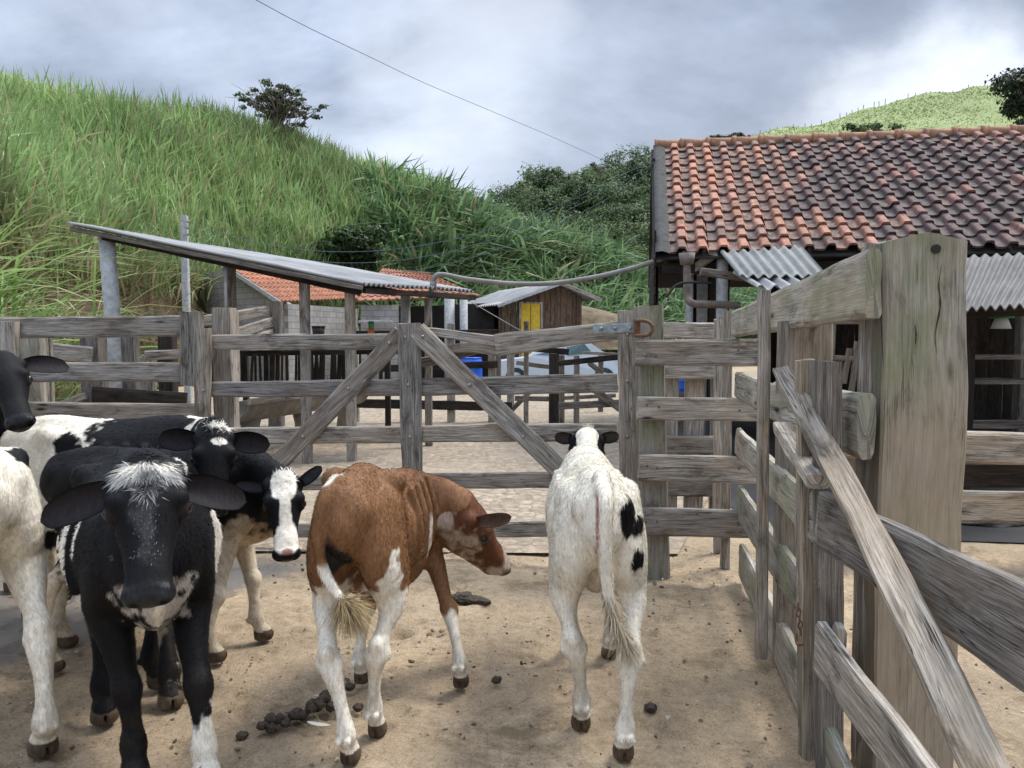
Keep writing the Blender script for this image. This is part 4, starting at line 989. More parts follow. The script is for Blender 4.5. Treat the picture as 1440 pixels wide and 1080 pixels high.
# ------------------------------------------------------------------ wooden hut with yellow door
hut = thing('plank_hut', 'brown plank hut with a yellow door and grey corrugated gable roof', 'hut', tuple(P(755, 500, 27).xy)+(0,))
Yh = 27
pk = P(781, 397, Yh); l = P(702, 432, Yh); r = P(812, 414, Yh)
g = Geo(); x = l.x
while x < r.x:
    w = random.uniform(.15, .22); xm = x+w/2
    zt = (l.z+(pk.z-l.z)*(xm-l.x)/(pk.x-l.x)) if xm < pk.x else (pk.z+(r.z-pk.z)*(xm-pk.x)/(r.x-pk.x))
    plank_geo(g, (xm, Yh+random.uniform(-.01, .01), .0), (xm, Yh, zt-.03), w-.012, .03, (1, 0, 0), seg=.5); x += w
g.build('front_wall', M['wood_brown'], hut)
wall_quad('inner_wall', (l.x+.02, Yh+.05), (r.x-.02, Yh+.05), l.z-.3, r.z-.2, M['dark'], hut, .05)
g = Geo()
for k in range(18): plank_geo(g, (l.x-k*.0, Yh+k*.25, 0), (l.x, Yh+k*.25, l.z-.05), .24, .03, (0, 1, 0), seg=.6)
for k in range(18): plank_geo(g, (r.x, Yh+k*.25, 0), (r.x, Yh+k*.25, r.z-.05), .24, .03, (0, 1, 0), seg=.6)
g.build('side_wall', M['wood_brown'], hut)
le = P(700, 428, Yh-.5); re = P(846, 420, Yh-.5); pkf = P(790, 396, Yh-.5)
BKV = Vector((-2.2, 4.6, -.05))
g = Geo(); corr_sheet(g, le+BKV, le, pkf, pkf+BKV, 26, .03, 8, seed=6); g.build('roof', M['corr_light'], hut, True)
g = Geo(); corr_sheet(g, re+BKV, re, pkf, pkf+BKV, 26, .03, 8, seed=7); g.build('roof', M['corr'], hut, True)
plank('verge_board', pkf+Vector((0, -.03, -.06)), re+Vector((0, -.03, -.06)), .13, .04, M['wood'], hut); plank('verge_board', pkf+Vector((0, -.03, -.06)), le+Vector((0, -.03, -.06)), .10, .04, M['concrete'], hut)
# open side bay, dark
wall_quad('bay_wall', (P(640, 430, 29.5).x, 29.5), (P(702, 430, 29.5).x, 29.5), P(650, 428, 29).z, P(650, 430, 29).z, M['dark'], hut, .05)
d0, d1 = P(733, 427, Yh-.06), P(760, 507, Yh-.06)
dg = Geo(); zb = d1.z
for k in range(2):
    x0 = d0.x+(d1.x-d0.x)*k/2; x1 = x0+(d1.x-d0.x)/2-.02; box_geo(dg, (x0, Yh-.085, zb), (x1, Yh-.04, d0.z))
    for (za, zb_) in ((.08, .45), (.52, .92)): box_geo(dg, (x0+.06, Yh-.10, zb+(d0.z-zb)*za), (x1-.06, Yh-.086, zb+(d0.z-zb)*zb_))
do = dg.build('door', M['yellow'], hut)
g = Geo(); box_geo(g, (d0.x-.07, Yh-.07, zb), (d0.x-.005, Yh-.03, d0.z+.06)); box_geo(g, (d1.x+.005, Yh-.07, zb), (d1.x+.07, Yh-.03, d0.z+.06)); box_geo(g, (d0.x-.005, Yh-.07, d0.z+.003), (d1.x+.005, Yh-.03, d0.z+.06)); g.build('door_frame', M['wood'], hut)
g = Geo(); box_geo(g, ((d0.x+d1.x)/2-.07, Yh-.13, (d0.z+zb)/2-.1), ((d0.x+d1.x)/2+.06, Yh-.105, (d0.z+zb)/2+.03)); g.build('handle', M['wood_dark'], do)
# small dirt slope right of the hut
sl = [[P(px, 470, 30)+Vector((0, 0, -.6)) for px in (795, 830, 870, 925)], [P(px, py, 31.5) for px, py in ((800, 428), (830, 434), (870, 445), (925, 456))], [P(px, py, 34) for px, py in ((800, 425), (830, 431), (870, 442), (925, 453))]]
loft(sl, 'dirt_slope', flat('pale_slope', (.12, .09, .05), .95, var=.6, scale=2.5, bmp=.5, bd=.05), 6, .05, 3)

# ------------------------------------------------------------------ parked car, mostly hidden behind rails
car = thing('parked_car', 'pale parked car mostly hidden behind the yard rails right of the hut', 'car', (P(792, 540, 23.5).x, 23.5, 0))
cx, cy = P(785, 540, 23.5).x, 23.5
prof = [(-2.0, .35), (-2.02, .62), (-1.85, .80), (-1.0, .92), (-.9, .95), (-.35, 1.36), (.1, 1.44), (.8, 1.42), (1.35, 1.05), (1.95, .98), (2.03, .60), (1.98, .35)]
def extr(name, pr, w, mat, parent, y0=0, inset=0):
    n = len(pr); V = [(cx+x, cy+y0-w/2+(0 if z < 1 else .12), z) for x, z in pr]+[(cx+x, cy+y0+w/2-(0 if z < 1 else .12), z) for x, z in pr]
    Fc = [tuple(range(n)), tuple(range(2*n-1, n-1, -1))]+[(i, (i+1) % n, (i+1) % n+n, i+n) for i in range(n)]
    return simple(name, V, Fc, mat, parent)
body = extr('body', prof, 1.65, M['carpaint'], car)
for pr in ([(-.78, .99), (-.33, 1.30), (.12, 1.36), (.12, .99)], [(.2, .99), (.2, 1.36), (.76, 1.34), (1.1, 1.05)]):
    V = [(cx+x, cy-.815+(0 if z < 1 else .105), z) for x, z in pr]; simple('window', V+[(v[0], v[1]+.02, v[2]) for v in V], [(0, 1, 2, 3), (0, 4, 5, 1), (1, 5, 6, 2), (2, 6, 7, 3), (3, 7, 4, 0)], M['glass'], car)
for sx in (-1.3, 1.3):
    for sy in (-.76, .76):
        wv = tube('wheel', [(cx+sx, cy+sy-.1, .31), (cx+sx, cy+sy+.1, .31)], .31, M['tyre'], car, 24); tube('rim', [(cx+sx, cy+sy-.112, .31), (cx+sx, cy+sy-.09, .31)], .18, M['steel'], wv, 20)
for sx, nm, mt in ((-1.93, 'headlight', 'white'), (1.93, 'tail_light', 'rust')):
    g = Geo(); box_geo(g, (cx+sx-.06, cy-.84, .66), (cx+sx+.06, cy-.80, .80)); g.build(nm, M[mt], car)

# ------------------------------------------------------------------ utility pole, wires, pipe
pole = thing('utility_pole', 'thin concrete pole with wires standing behind the shed in front of the earth bank', 'pole', (P(261, 470, 15).x, 15, 0))
a = P(259, 303, 15); b_ = P(263, 475, 15); plank('pole', (b_.x, 15, -.1), a, .13, .12, M['concrete'], pole, face=(1, 0, 0), taper_t=.1)
for k in range(3): q = P(263, 312+k*9, 14.93); tube('insulator', [q, q+Vector((.05, -.02, .0))], .018, M['pipe'], pole, 8)
def sag(a, b_, s, n=40): return [a.lerp(b_, t)+Vector((0, 0, -4*s*t*(1-t))) for t in np.linspace(0, 1, n)]
bx = E0-Ed*.15
for k, (py0, py1, s, lab) in enumerate([(311, 224, .95, 'top one of the three blue wires running from the thin pole to the tiled barn'), (319, 232, 1.05, 'middle one of the three blue wires running from the thin pole to the tiled barn'), (328, 241, 1.15, 'lowest of the three blue wires running from the thin pole to the tiled barn')]):
    o = tube('service_wire', sag(P(264, py0, 15), P(917, py1, 11.9), s), .005, M['bluewire'], None, 6, loc=tuple(P(264, py0, 15))); tag(o, lab, 'wire', 'wires between pole and barn')
    tube('wire_bracket', [P(917, py1, 11.9), P(921, py1, 11.9)], .03, M['dark'], barn, 8)
w = [P(150, -120, 12), P(270, -50, 16), P(355, -3, 20), P(430, 37, 24), P(520, 80, 29), P(600, 118, 34), P(700, 160, 40), P(780, 194, 45), P(850, 226, 52)]
o = tube('overhead_cable', curve_pts(w, 60), .011, M['wire'], None, 6, loc=tuple(w[0])); tag(o, 'thin dark cable crossing the cloudy sky diagonally', 'cable')
pipe = thing('overhead_pipe', 'grey pipe sagging across the yard from the shed to the tiled barn', 'pipe', tuple(P(760, 400, 10)))
pts = [P(588, 463, 9.9), P(598, 457, 9.9), P(603, 440, 9.9), P(608, 400, 9.9), P(611, 390, 9.9), P(622, 386, 9.9), P(660, 393, 9.9), P(720, 399, 9.9), P(780, 398, 9.9), P(840, 389, 9.85), P(890, 377, 9.8), P(925, 366, 9.7), P(965, 356, 9.6)]
tube('pipe', curve_pts(pts, 70), .031, M['pipe'], pipe, 12); tube('coupling', [P(609.5, 396, 9.9), P(608.5, 406, 9.9)], .044, M['pipe'], pipe, 12)
dp = thing('drain_pipe', 'rusty drain pipe bending down beside the concrete posts of the tiled barn', 'pipe', tuple(P(968, 430, 9.2)))
tube('pipe', curve_pts([P(966, 362, 9.25), P(966, 400, 9.25), P(967, 418, 9.25), P(975, 427, 9.2), P(1000, 428, 9.2), P(1040, 429, 9.2)], 30), .045, M['rustpipe'], dp, 12)
tube('collar', [P(966, 356, 9.25), P(966, 372, 9.25)], np.array([.10, .08]), M['rustpipe'], dp, 12)
o = tube('hose', curve_pts([P(937, 418, 9.0), P(950, 402, 9.0), P(968, 397, 9.0), P(1000, 398, 9.0)], 20), .015, M['dark'], None, 8, loc=tuple(P(968, 397, 9))); tag(o, 'black hose arching in front of the rusty drain pipe', 'hose')
o = tube('guy_wire', [P(663, 425, 16), P(742, 471, 13)], .008, M['pipe'], None, 6, loc=tuple(P(663, 425, 16))); tag(o, 'thin pale wire slanting down in front of the plank hut', 'wire')

# ------------------------------------------------------------------ the gate across the picture
def gp(px, py):                                                     # point on the plane of the gate
    Yg = 5.5-(px-290)/600*.5; return P(px, py, Yg)
gate = thing('wooden_gate', 'wide closed gate of weathered rails with an upright middle stile and two diagonal braces', 'gate', (gp(580, 600).x, 5.2, 0))
up = (0, 0, 1)
def gr(name, a, b_, h, t=.04, dy=0, mat='wood', parent=None, h1=None, **kw):
    p, q = gp(*a), gp(*b_); p.y += dy; q.y += dy; return plank(name, p, q, h, t, M[mat], parent or gate, face=up, w1=h1, **kw)
gr('rail', (300, 482), (566, 479), .108, warp=.004); gr('rail', (300, 548), (868, 539), .110, h1=.125, warp=.005)
gr('rail', (305, 612), (868, 609), .112, h1=.12, dy=.0, warp=.004); gr('rail', (305, 679), (868, 675), .108, warp=.004); gr('rail', (305, 746), (868, 743), .105, h1=.10, warp=.004)
gr('rail', (590, 467), (698, 478), .055, h1=.075, dy=.005, warp=.01); gr('rail', (600, 494), (700, 491), .04, h1=.085, dy=.0, warp=.018, mat='wood_tan')
gr('rail', (592, 506), (700, 489), .065, dy=.05, warp=.02, h1=.06, mat='wood_dark')
gr('rail', (697, 486), (870, 464), .15, h1=.115, dy=-.005, rough=.006, warp=.003)
def gs(name, a, b_, w, dy, mat='wood', t=.05, w1=None, **kw):
    p, q = gp(*a), gp(*b_); p.y += dy; q.y += dy; return plank(name, p, q, w, t, M[mat], gate, face=(q-p).cross(Vector((0, 1, 0))), w1=w1, **kw)
gs('stile', (291, 462), (290, 760), .10, -.05, 'wood_tan'); 
ms = gs('stile', (577, 455), (583, 760), .155, -.052, 'wood', w1=.125)
rs_ = gs('stile', (880, 437), (883, 765), .115, -.05, 'wood')
gs('brace', (566, 470), (378, 668), .13, -.049, 'wood', t=.045); gs('brace', (587, 465), (800, 672), .13, -.049, 'wood', t=.045)
def bolt(px, py, par=gate):
    p = gp(px, py); g = Geo(); tube_geo(g, [p+Vector((0, -.068, 0)), p+Vector((0, -.082, 0)), p+Vector((0, -.088, 0))], np.array([.011, .011, .006]), 10); g.build('bolt', M['bolt'], par, True)
for q in [(550, 482), (596, 473), (572, 474), (493, 545), (661, 540), (576, 540), (430, 612), (578, 612), (735, 612), (880, 535), (880, 611), (292, 548), (880, 470)]: bolt(*q)
# strap latch
p = gp(833, 463)+Vector((0, -.085, 0)); q = gp(893, 461)+Vector((0, -.085, 0)); st = plank('latch_strap', p, q, .062, .008, M['steel'], gate, face=up, rough=.001, roundness=.05)
for px in (843, 862, 883): z = gp(px, 462)+Vector((0, -.09, 0)); g = Geo(); tube_geo(g, [z, z+Vector((0, -.012, 0))], .011, 10); g.build('bolt', M['bolt'], st, True)
# latch post right of the gate and the panel next to it
panel = thing('corner_fence', 'four-rail fence with a thick latch post, right of the gate', 'fence', (P(980, 700, 4.8).x, 4.8, 0))
def fb(name, a, b_, h, Ya, Yb, mat='wood', par=None, t=.045, h1=None, **kw): return plank(name, P(*a, Ya), P(*b_, Yb), h, t, M[mat], par, face=up, w1=h1, **kw)
a = P(912, 431, 4.86); plank('post', (P(922, 600, 4.86).x, 4.86, -.05), (a.x, 4.86, a.z), .185, .16, M['wood_light'], panel, face=(1, 0, 0), w1=.165)
fb('rail', (893, 496), (1068, 496), .165, 4.72, 4.72, par=panel, t=.05, rough=.006); fb('rail', (896, 574), (1068, 576), .14, 4.72, 4.72, par=panel, t=.045)
fb('rail', (898, 657), (1064, 661), .165, 4.72, 4.72, par=panel, t=.05, rough=.006); fb('rail', (903, 733), (1052, 737), .17, 4.72, 4.72, par=panel, t=.05, rough=.006)
lc = panel
z0 = P(898, 453, 4.70); g = Geo()
tube_geo(g, curve_pts([P(893, 451, 4.66), P(905, 451, 4.62), P(914, 454, 4.60), P(918, 462, 4.60), P(914, 470, 4.60), P(905, 472, 4.62), P(893, 472, 4.66)], 26), .011, 10); u_ = g.build('latch_loop', M['rust'], lc, True)
g = Geo(); box_geo(g, (P(891, 460, 4.7).x, 4.655, P(891, 472, 4.7).z), (P(899, 460, 4.7).x, 4.72, P(891, 449, 4.7).z)); g.build('latch_plate', M['rust'], lc)
for py_ in (496, 574, 657, 733):
    for px_ in (908, 925, 1040):
        z = P(px_+rng.uniform(-3, 3), py_+rng.uniform(-7, 7), 4.69); g = Geo(); tube_geo(g, [z, z+Vector((0, -.006, 0))], .006, 8); g.build('nail', M['rust'], panel, True)
# the pen behind that panel
pen = thing('corner_fence', 'darker fence seen through the gaps of the four-rail fence', 'fence', (P(975, 700, 6).x, 6.2, 0))
for (py, h) in ((464, .13), (523, .115), (625, .15), (685, .14)): fb('rail', (925, py), (1007, py+1), h, 6.3, 6.3, mat='wood_dark' if py > 600 else 'wood', par=pen)
for px, w in ((943, .13), (1006, .05), (978, .15)): a = P(px, 455 if px > 945 else 480, 6.4); plank('post', (a.x, 6.4, -.05), (a.x, 6.4, a.z), w, .1, M['wood'], pen, face=(1, 0, 0))

# ------------------------------------------------------------------ the long fence on the right
FL1 = [(1028, 4.8), (1084, 3.59), (1213, 2.45)]
fence = thing('rail_fence', 'long weathered fence on the right, running from the far corner to the big square post', 'fence', (1.25, 3.6, 0))
def rr(name, a, b_, Ya, Yb, t=.045, mat='wood_light', par=fence, off=0, **kw):
    """board between two pixel columns; a = (px, ytop, ybot)"""
    p0, p1 = P(a[0], a[1], Ya), P(a[0], a[2], Ya); q0, q1 = P(b_[0], b_[1], Yb), P(b_[0], b_[2], Yb)
    p = (p0+p1)/2; q = (q0+q1)/2; d = (q-p).normalized(); s = Vector((d.y, -d.x, 0)).normalized()
    if s.x < 0: s = -s
    sh = s*(t/2+off)
    return plank(name, p+sh, q+sh, (p0-p1).length, t, M[mat], par, face=up, w1=(q0-q1).length, **kw)
rr('rail', (1028, 438, 474), (1216, 350, 447), 4.8, 2.45, .05, rough=.005, roundness=.05)
rr('rail', (1033, 522, 558), (1083, 542, 590), 4.8, 3.62); rr('rail', (1083, 538, 590), (1207, 555, 645), 3.6, 2.52, .06, rough=.009, roundness=.12)
plank('post', (P(1113, 800, 3.45).x+.02, 3.45, -.05), P(1122, 452, 3.45)+Vector((.03, 0, 0)), .17, .15, M['wood_tan'], fence, face=(1, 0, 0), w1=.21, rough=.008)
plank('post', (P(1024, 700, 4.9).x, 4.95, .0), P(1024, 437, 4.95), .055, .06, M['wood'], fence, face=(1, 0, 0)); plank('post', (P(1009, 700, 5.3).x, 5.3, 0), P(1009, 449, 5.3), .045, .05, M['wood'], fence, face=(1, 0, 0))
# batten on the near face
plank('batten', P(1075, 409, 3.42), (P(1077, 700, 3.42).x, 3.44, .035), .053, .03, M['wood'], fence, face=(1, 0, 0), rough=.003)
# big square post
bp = thing('gate_post', 'massive square pale wooden post with a bolt hole near its rounded top, right foreground', 'post', (P(1300, 900, 2.55).x, 2.6, 0))
pt = P(1300, 322, 2.56); pb_x = P(1289, 900, 2.55).x
gg = Geo(); pp0 = np.array((pb_x, 2.62, -.05)); pp1 = np.array((pt.x+.0, 2.62, pt.z-.01))
plank_geo(gg, pp0, pp1, .285, .17, (1, 0, 0), w1=.275, rough=.006, seg=.05, ends=.006, roundness=.02)
VV = gg.V[0]; top_ = VV[:, 2].max(); cx_ = VV[:, 0][VV[:, 2] > top_-.1].mean(); q_ = np.clip((VV[:, 2]-top_+.12)/.12, 0, 1)
VV[:, 2] -= q_*(np.abs(VV[:, 0]-cx_)/.14)**3*.035; VV[:, 0] += .012*np.sin(np.clip((VV[:, 2]-.9)/.6, 0, 1)*math.pi)*(VV[:, 0] > cx_)
big = gg.build('body', M['post_wood'], bp)
g = Geo()                                                           # long drying cracks, open dark splits in the front face
for (pts_) in [[(1325, 372), (1321, 400), (1323, 430), (1316, 470), (1318, 498)], [(1287, 456), (1289, 470), (1288, 486)], [(1306, 640), (1300, 665), (1303, 700)], [(1240, 335), (1239, 420), (1243, 520)]]:
    c_ = curve_pts([P(x_, y_, 2.532) for x_, y_ in pts_], 20); c_[:, 1] = 2.535; n_c = len(c_); w_c = .0026*np.sin(np.linspace(.15, math.pi-.15, n_c))*rng.uniform(.6, 1.4, n_c)
    V_ = np.concatenate([c_-np.stack([w_c, w_c*0, w_c*0], 1), c_+np.stack([w_c, w_c*0, w_c*0], 1), c_+np.array((0, .02, 0))]); i_ = np.arange(n_c-1)
    g = Geo(); g.add(V_, np.concatenate([np.stack([i_, i_+n_c, i_+n_c+1, i_+1], 1)])); g.build('crack', M['dark'], bp)
hole = P(1317, 350, 2.53); g = Geo(); tube_geo(g, [hole+Vector((0, -.001, 0)), hole+Vector((0, .06, 0))], .015, 14); g.build('bolt_hole', M['dark'], bp)
plank('side_board', (P(1228, 800, 2.62).x, 2.66, .0), P(1228, 345, 2.66), .05, .10, M['wood'], bp, face=(1, 0, 0))
# second, nearer run: gate leaf standing open along the fence
leaf = thing('open_gate_leaf', 'broken gate leaf standing open in the right foreground with a long split diagonal bar', 'gate', (1.05, 2.5, 0))
def lf(*a, **k): k.setdefault('par', leaf); return rr(*a, **k)
lf('rail', (1034, 602, 640), (1124, 690, 748), 4.75, 2.95, .04); 
lf('rail', (1151, 691, 770), (1445, 834, 979), 2.5, 1.4, .04, mat='wood_dark', rough=.006); lf('rail', (1117, 686, 745), (1156, 694, 772), 2.98, 2.5, .04, off=.0)
lf('rail', (1036, 683, 733), (1126, 812, 876), 4.75, 2.93, .04); lf('rail', (1145, 874, 948), (1310, 1098, 1180), 2.55, 1.66, .045, mat='wood'); 
lf('rail', (1120, 806, 868), (1150, 880, 950), 2.98, 2.54, .04, off=.05)
lf('rail', (1039, 764, 812), (1125, 935, 1016), 4.68, 2.94, .04); lf('rail', (1125, 935, 1016), (1186, 1085, 1150), 2.94, 2.35, .04)
plank('stile', (P(1136, 900, 2.75).x, 2.72, -.04), P(1132, 506, 2.75), .062, .06, M['wood_tan'], leaf, face=(1, 0, 0), rough=.004)
plank('stile', (P(1171, 900, 2.6).x, 2.6, -.04), P(1163, 509, 2.6), .085, .07, M['wood_dark'], leaf, face=(1, 0, 0), rough=.004)
plank('short_rail', P(1100, 602, 3.2)+Vector((0, 0, 0)), P(1150, 677, 2.52), .05, .075, M['wood'], leaf, face=up, rough=.005, roundness=.05)
a = P(1103, 522, 3.0); b_ = P(1398, 1110, 1.30); dd = (b_-a).normalized()
plank('diagonal_bar', a, b_, .068, .05, M['wood_tan'], leaf, face=dd.cross(Vector((.25, 1, .1))), rough=.006, w1=.08, warp=.01)
# small chain and hook on the stile
g = Geo(); c = P(1119, 868, 2.68)
for k in range(5):
    ang = np.linspace(0, 2*math.pi, 12); o_ = c+Vector((.003*k, -.02, .045-.022*k))
    pts = [(o_.x+math.cos(x)*(.008 if k % 2 else .002), o_.y+math.cos(x)*(.002 if k % 2 else .008), o_.z+math.sin(x)*.015) for x in ang]; tube_geo(g, pts, .0025, 6, caps=False)
ch = g.build('chain', M['rust'], leaf, True)
tube('hook', curve_pts([P(1119, 890, 2.66), P(1121, 905, 2.64), P(1128, 906, 2.62)], 8), .006, M['rust'], leaf, 8)
tube('wire_loop', curve_pts([P(1150, 815, 2.55), P(1146, 822, 2.52), P(1151, 830, 2.5)], 8), .004, M['rust'], leaf, 8)

# ------------------------------------------------------------------ fence on the left behind the calves
lfz = thing('rail_fence', 'grey rail fence at the left edge, behind the black and white calves', 'fence', (-2.6, 5.6, 0))
Yl = 5.55
def lb(name, a, b_, h, Y=Yl, mat='wood', t=.045, **kw): return plank(name, P(*a, Y), P(*b_, Y), h, t, M[mat], lfz, face=up, **kw)
lb('rail', (-420, 466), (264, 458), .155, w1=.15, rough=.005); lb('rail', (-420, 525), (262, 523), .135, w1=.14, rough=.005); lb('rail', (-420, 572), (278, 580), .125, rough=.004, mat='wood_tan')
for px_ in (-250, 8):
    a = P(px_, 452, Yl-.07); plank('post', (a.x, Yl-.08, 0), a, .17, .09, M['wood'], lfz, face=(1, 0, 0))
plank('short_post', P(271, 542, Yl-.07), P(270, 438, Yl-.07), .155, .07, M['wood'], lfz, face=(1, 0, 0)); plank('batten', (P(281, 600, Yl-.02).x, Yl-.03, 0), P(279, 445, Yl-.02), .06, .05, M['wood'], lfz, face=(1, 0, 0))
hp = thing('gate_post', 'split grey hinge post behind the left end of the gate', 'post', (P(319, 600, 5.7).x, 5.7, 0))
a = P(316, 433, 5.68); plank('body', (P(320, 600, 5.68).x, 5.68, -.05), a, .165, .15, M['wood'], hp, face=(1, 0, 0), rough=.012, w1=.14); plank('splinter', P(332, 560, 5.75), P(330, 437, 5.75), .05, .05, M['wood_tan'], hp, face=(1, 0, 0))
# posts and rails behind that fence
def post_thing(px, pyt, Y, w, mat, label, group, name='fence_post'):
    a = P(px, pyt, Y); o = plank(name, (a.x, Y, -.05), (a.x, Y, a.z), w, w*.8, M[mat], None, face=(1, 0, 0), loc=(a.x, Y, 0)); tag(o, label, 'post', group); return o
for px, pyt, Y, w, mat, lab in [(48, 474, 6.6, .21, 'wood_light', 'wide pale post behind the left fence, right of its end post'), (68, 474, 6.65, .06, 'wood_tan', 'narrow tan post touching the wide pale post on the left'),
        (131, 470, 7.4, .20, 'wood_dark', 'dark mossy post just left of the grey concrete shed post'), (183, 470, 7.4, .14, 'wood_dark', 'dark post just right of the grey concrete shed post'),
        (209, 500, 8, .12, 'wood', 'short thin post standing free behind the left fence'), (235, 470, 7.8, .16, 'wood_black', 'blackish post behind the right end of the left fence')]:
    post_thing(px, pyt, Y, w, mat, lab, 'posts behind the left fence')
for (a, b_, h, mat, lab) in [((60, 493), (130, 500), .16, 'wood', 'short grey rail in the upper gap left of the mossy post'), ((75, 573), (122, 556), .07, 'wood_tan', 'pale slanting plank in the lower gap left of the mossy post'),
        ((205, 500), (262, 498), .09, 'wood', 'grey rail in the upper gap near the gate'), ((130, 566), (262, 574), .3, 'wood_black', 'dark boarded side of a pen behind the lower gap of the left fence')]:
    o = plank('loose_rail', P(*a, 7.3), P(*b_, 7.3), h, .05, M[mat], None, face=up, loc=tuple(P(*a, 7.3))); tag(o, lab, 'plank')
pf = thing('rail_fence', 'slanting plank fence with a thick end post in front of the block house gable', 'fence', (P(385, 500, 13).x, 13, 0))
for (y0, y1) in ((462, 436), (480, 451), (494, 468), (505, 484)): plank('rail', P(190 if y0 == 462 else 300, y0+(4 if y0 == 462 else 0), 11.5), P(388, y1, 13), .17, .04, M['wood'], pf, face=up, rough=.008)
a = P(386, 424, 13); plank('post', (a.x, 13, 0), a, .24, .2, M['wood_dark'], pf, face=(1, 0, 0))
# ------------------------------------------------------------------ yard fences beyond the gate
y1 = thing('yard_fence', 'low dark yard fence with one long rail beyond the middle of the gate', 'fence', (P(600, 560, 13.5).x, 13.5, 0))
plank('rail', P(498, 567, 13.5), P(720, 572, 13.5), .16, .05, M['wood_black'], y1, face=up); plank('rail', P(498, 520, 13.5), P(700, 512, 13.5), .12, .05, M['wood_black'], y1, face=up)
plank('rail', P(498, 470, 13.5), P(700, 468, 13.5), .12, .05, M['wood_black'], y1, face=up)
for px, pt_ in ((498, 460), (567, 455), (634, 455), (692, 470)): a = P(px, pt_, 13.6); plank('post', (a.x, 13.6, -.02), a, .14, .12, M['wood'], y1, face=(1, 0, 0))
y2 = thing('yard_fence', 'yard fence with crossing braces and a round-topped dark post in front of the parked car', 'fence', (P(790, 560, 13.4).x, 13.4, 0))
for (px, pt_, w, Y, mat) in [(718, 490, .15, 15.5, 'wood'), (740, 452, .085, 13.4, 'wood_dark'), (779, 497, .17, 13.2, 'wood_black'), (790, 500, .10, 13.5, 'wood'), (811, 500, .10, 13.4, 'wood'), (845, 500, .10, 15.5, 'wood_dark'), (700, 480, .12, 13.8, 'wood')]:
    a = P(px, pt_, Y); plank('post', (a.x, Y, -.02), a, w, w*.8, M[mat], y2, face=(1, 0, 0))
for (a, b_, h, Y, mat) in [((735, 489), (800, 495), .10, 13.3, 'wood_black'), ((785, 511), (890, 500), .10, 13.1, 'wood_black'), ((726, 510), (772, 516), .08, 13.6, 'wood'), ((724, 560), (775, 561), .09, 13.6, 'wood_dark'), ((785, 571), (890, 566), .12, 13.1, 'wood_dark'), ((785, 560), (866, 556), .07, 13.7, 'wood'), ((820, 496), (900, 500), .06, 15, 'wood')]:
    plank('rail', P(*a, Y), P(*b_, Y), h, .045, M[mat], y2, face=up)
for (a, b_, h, Y) in [((748, 548), (720, 576), .09, 14.5), ((832, 545), (872, 575), .12, 13), ((828, 510), (846, 524), .1, 15)]: plank('brace', P(*a, Y), P(*b_, Y), h, .05, M['wood_dark'], y2, face=(0, 0, 1))

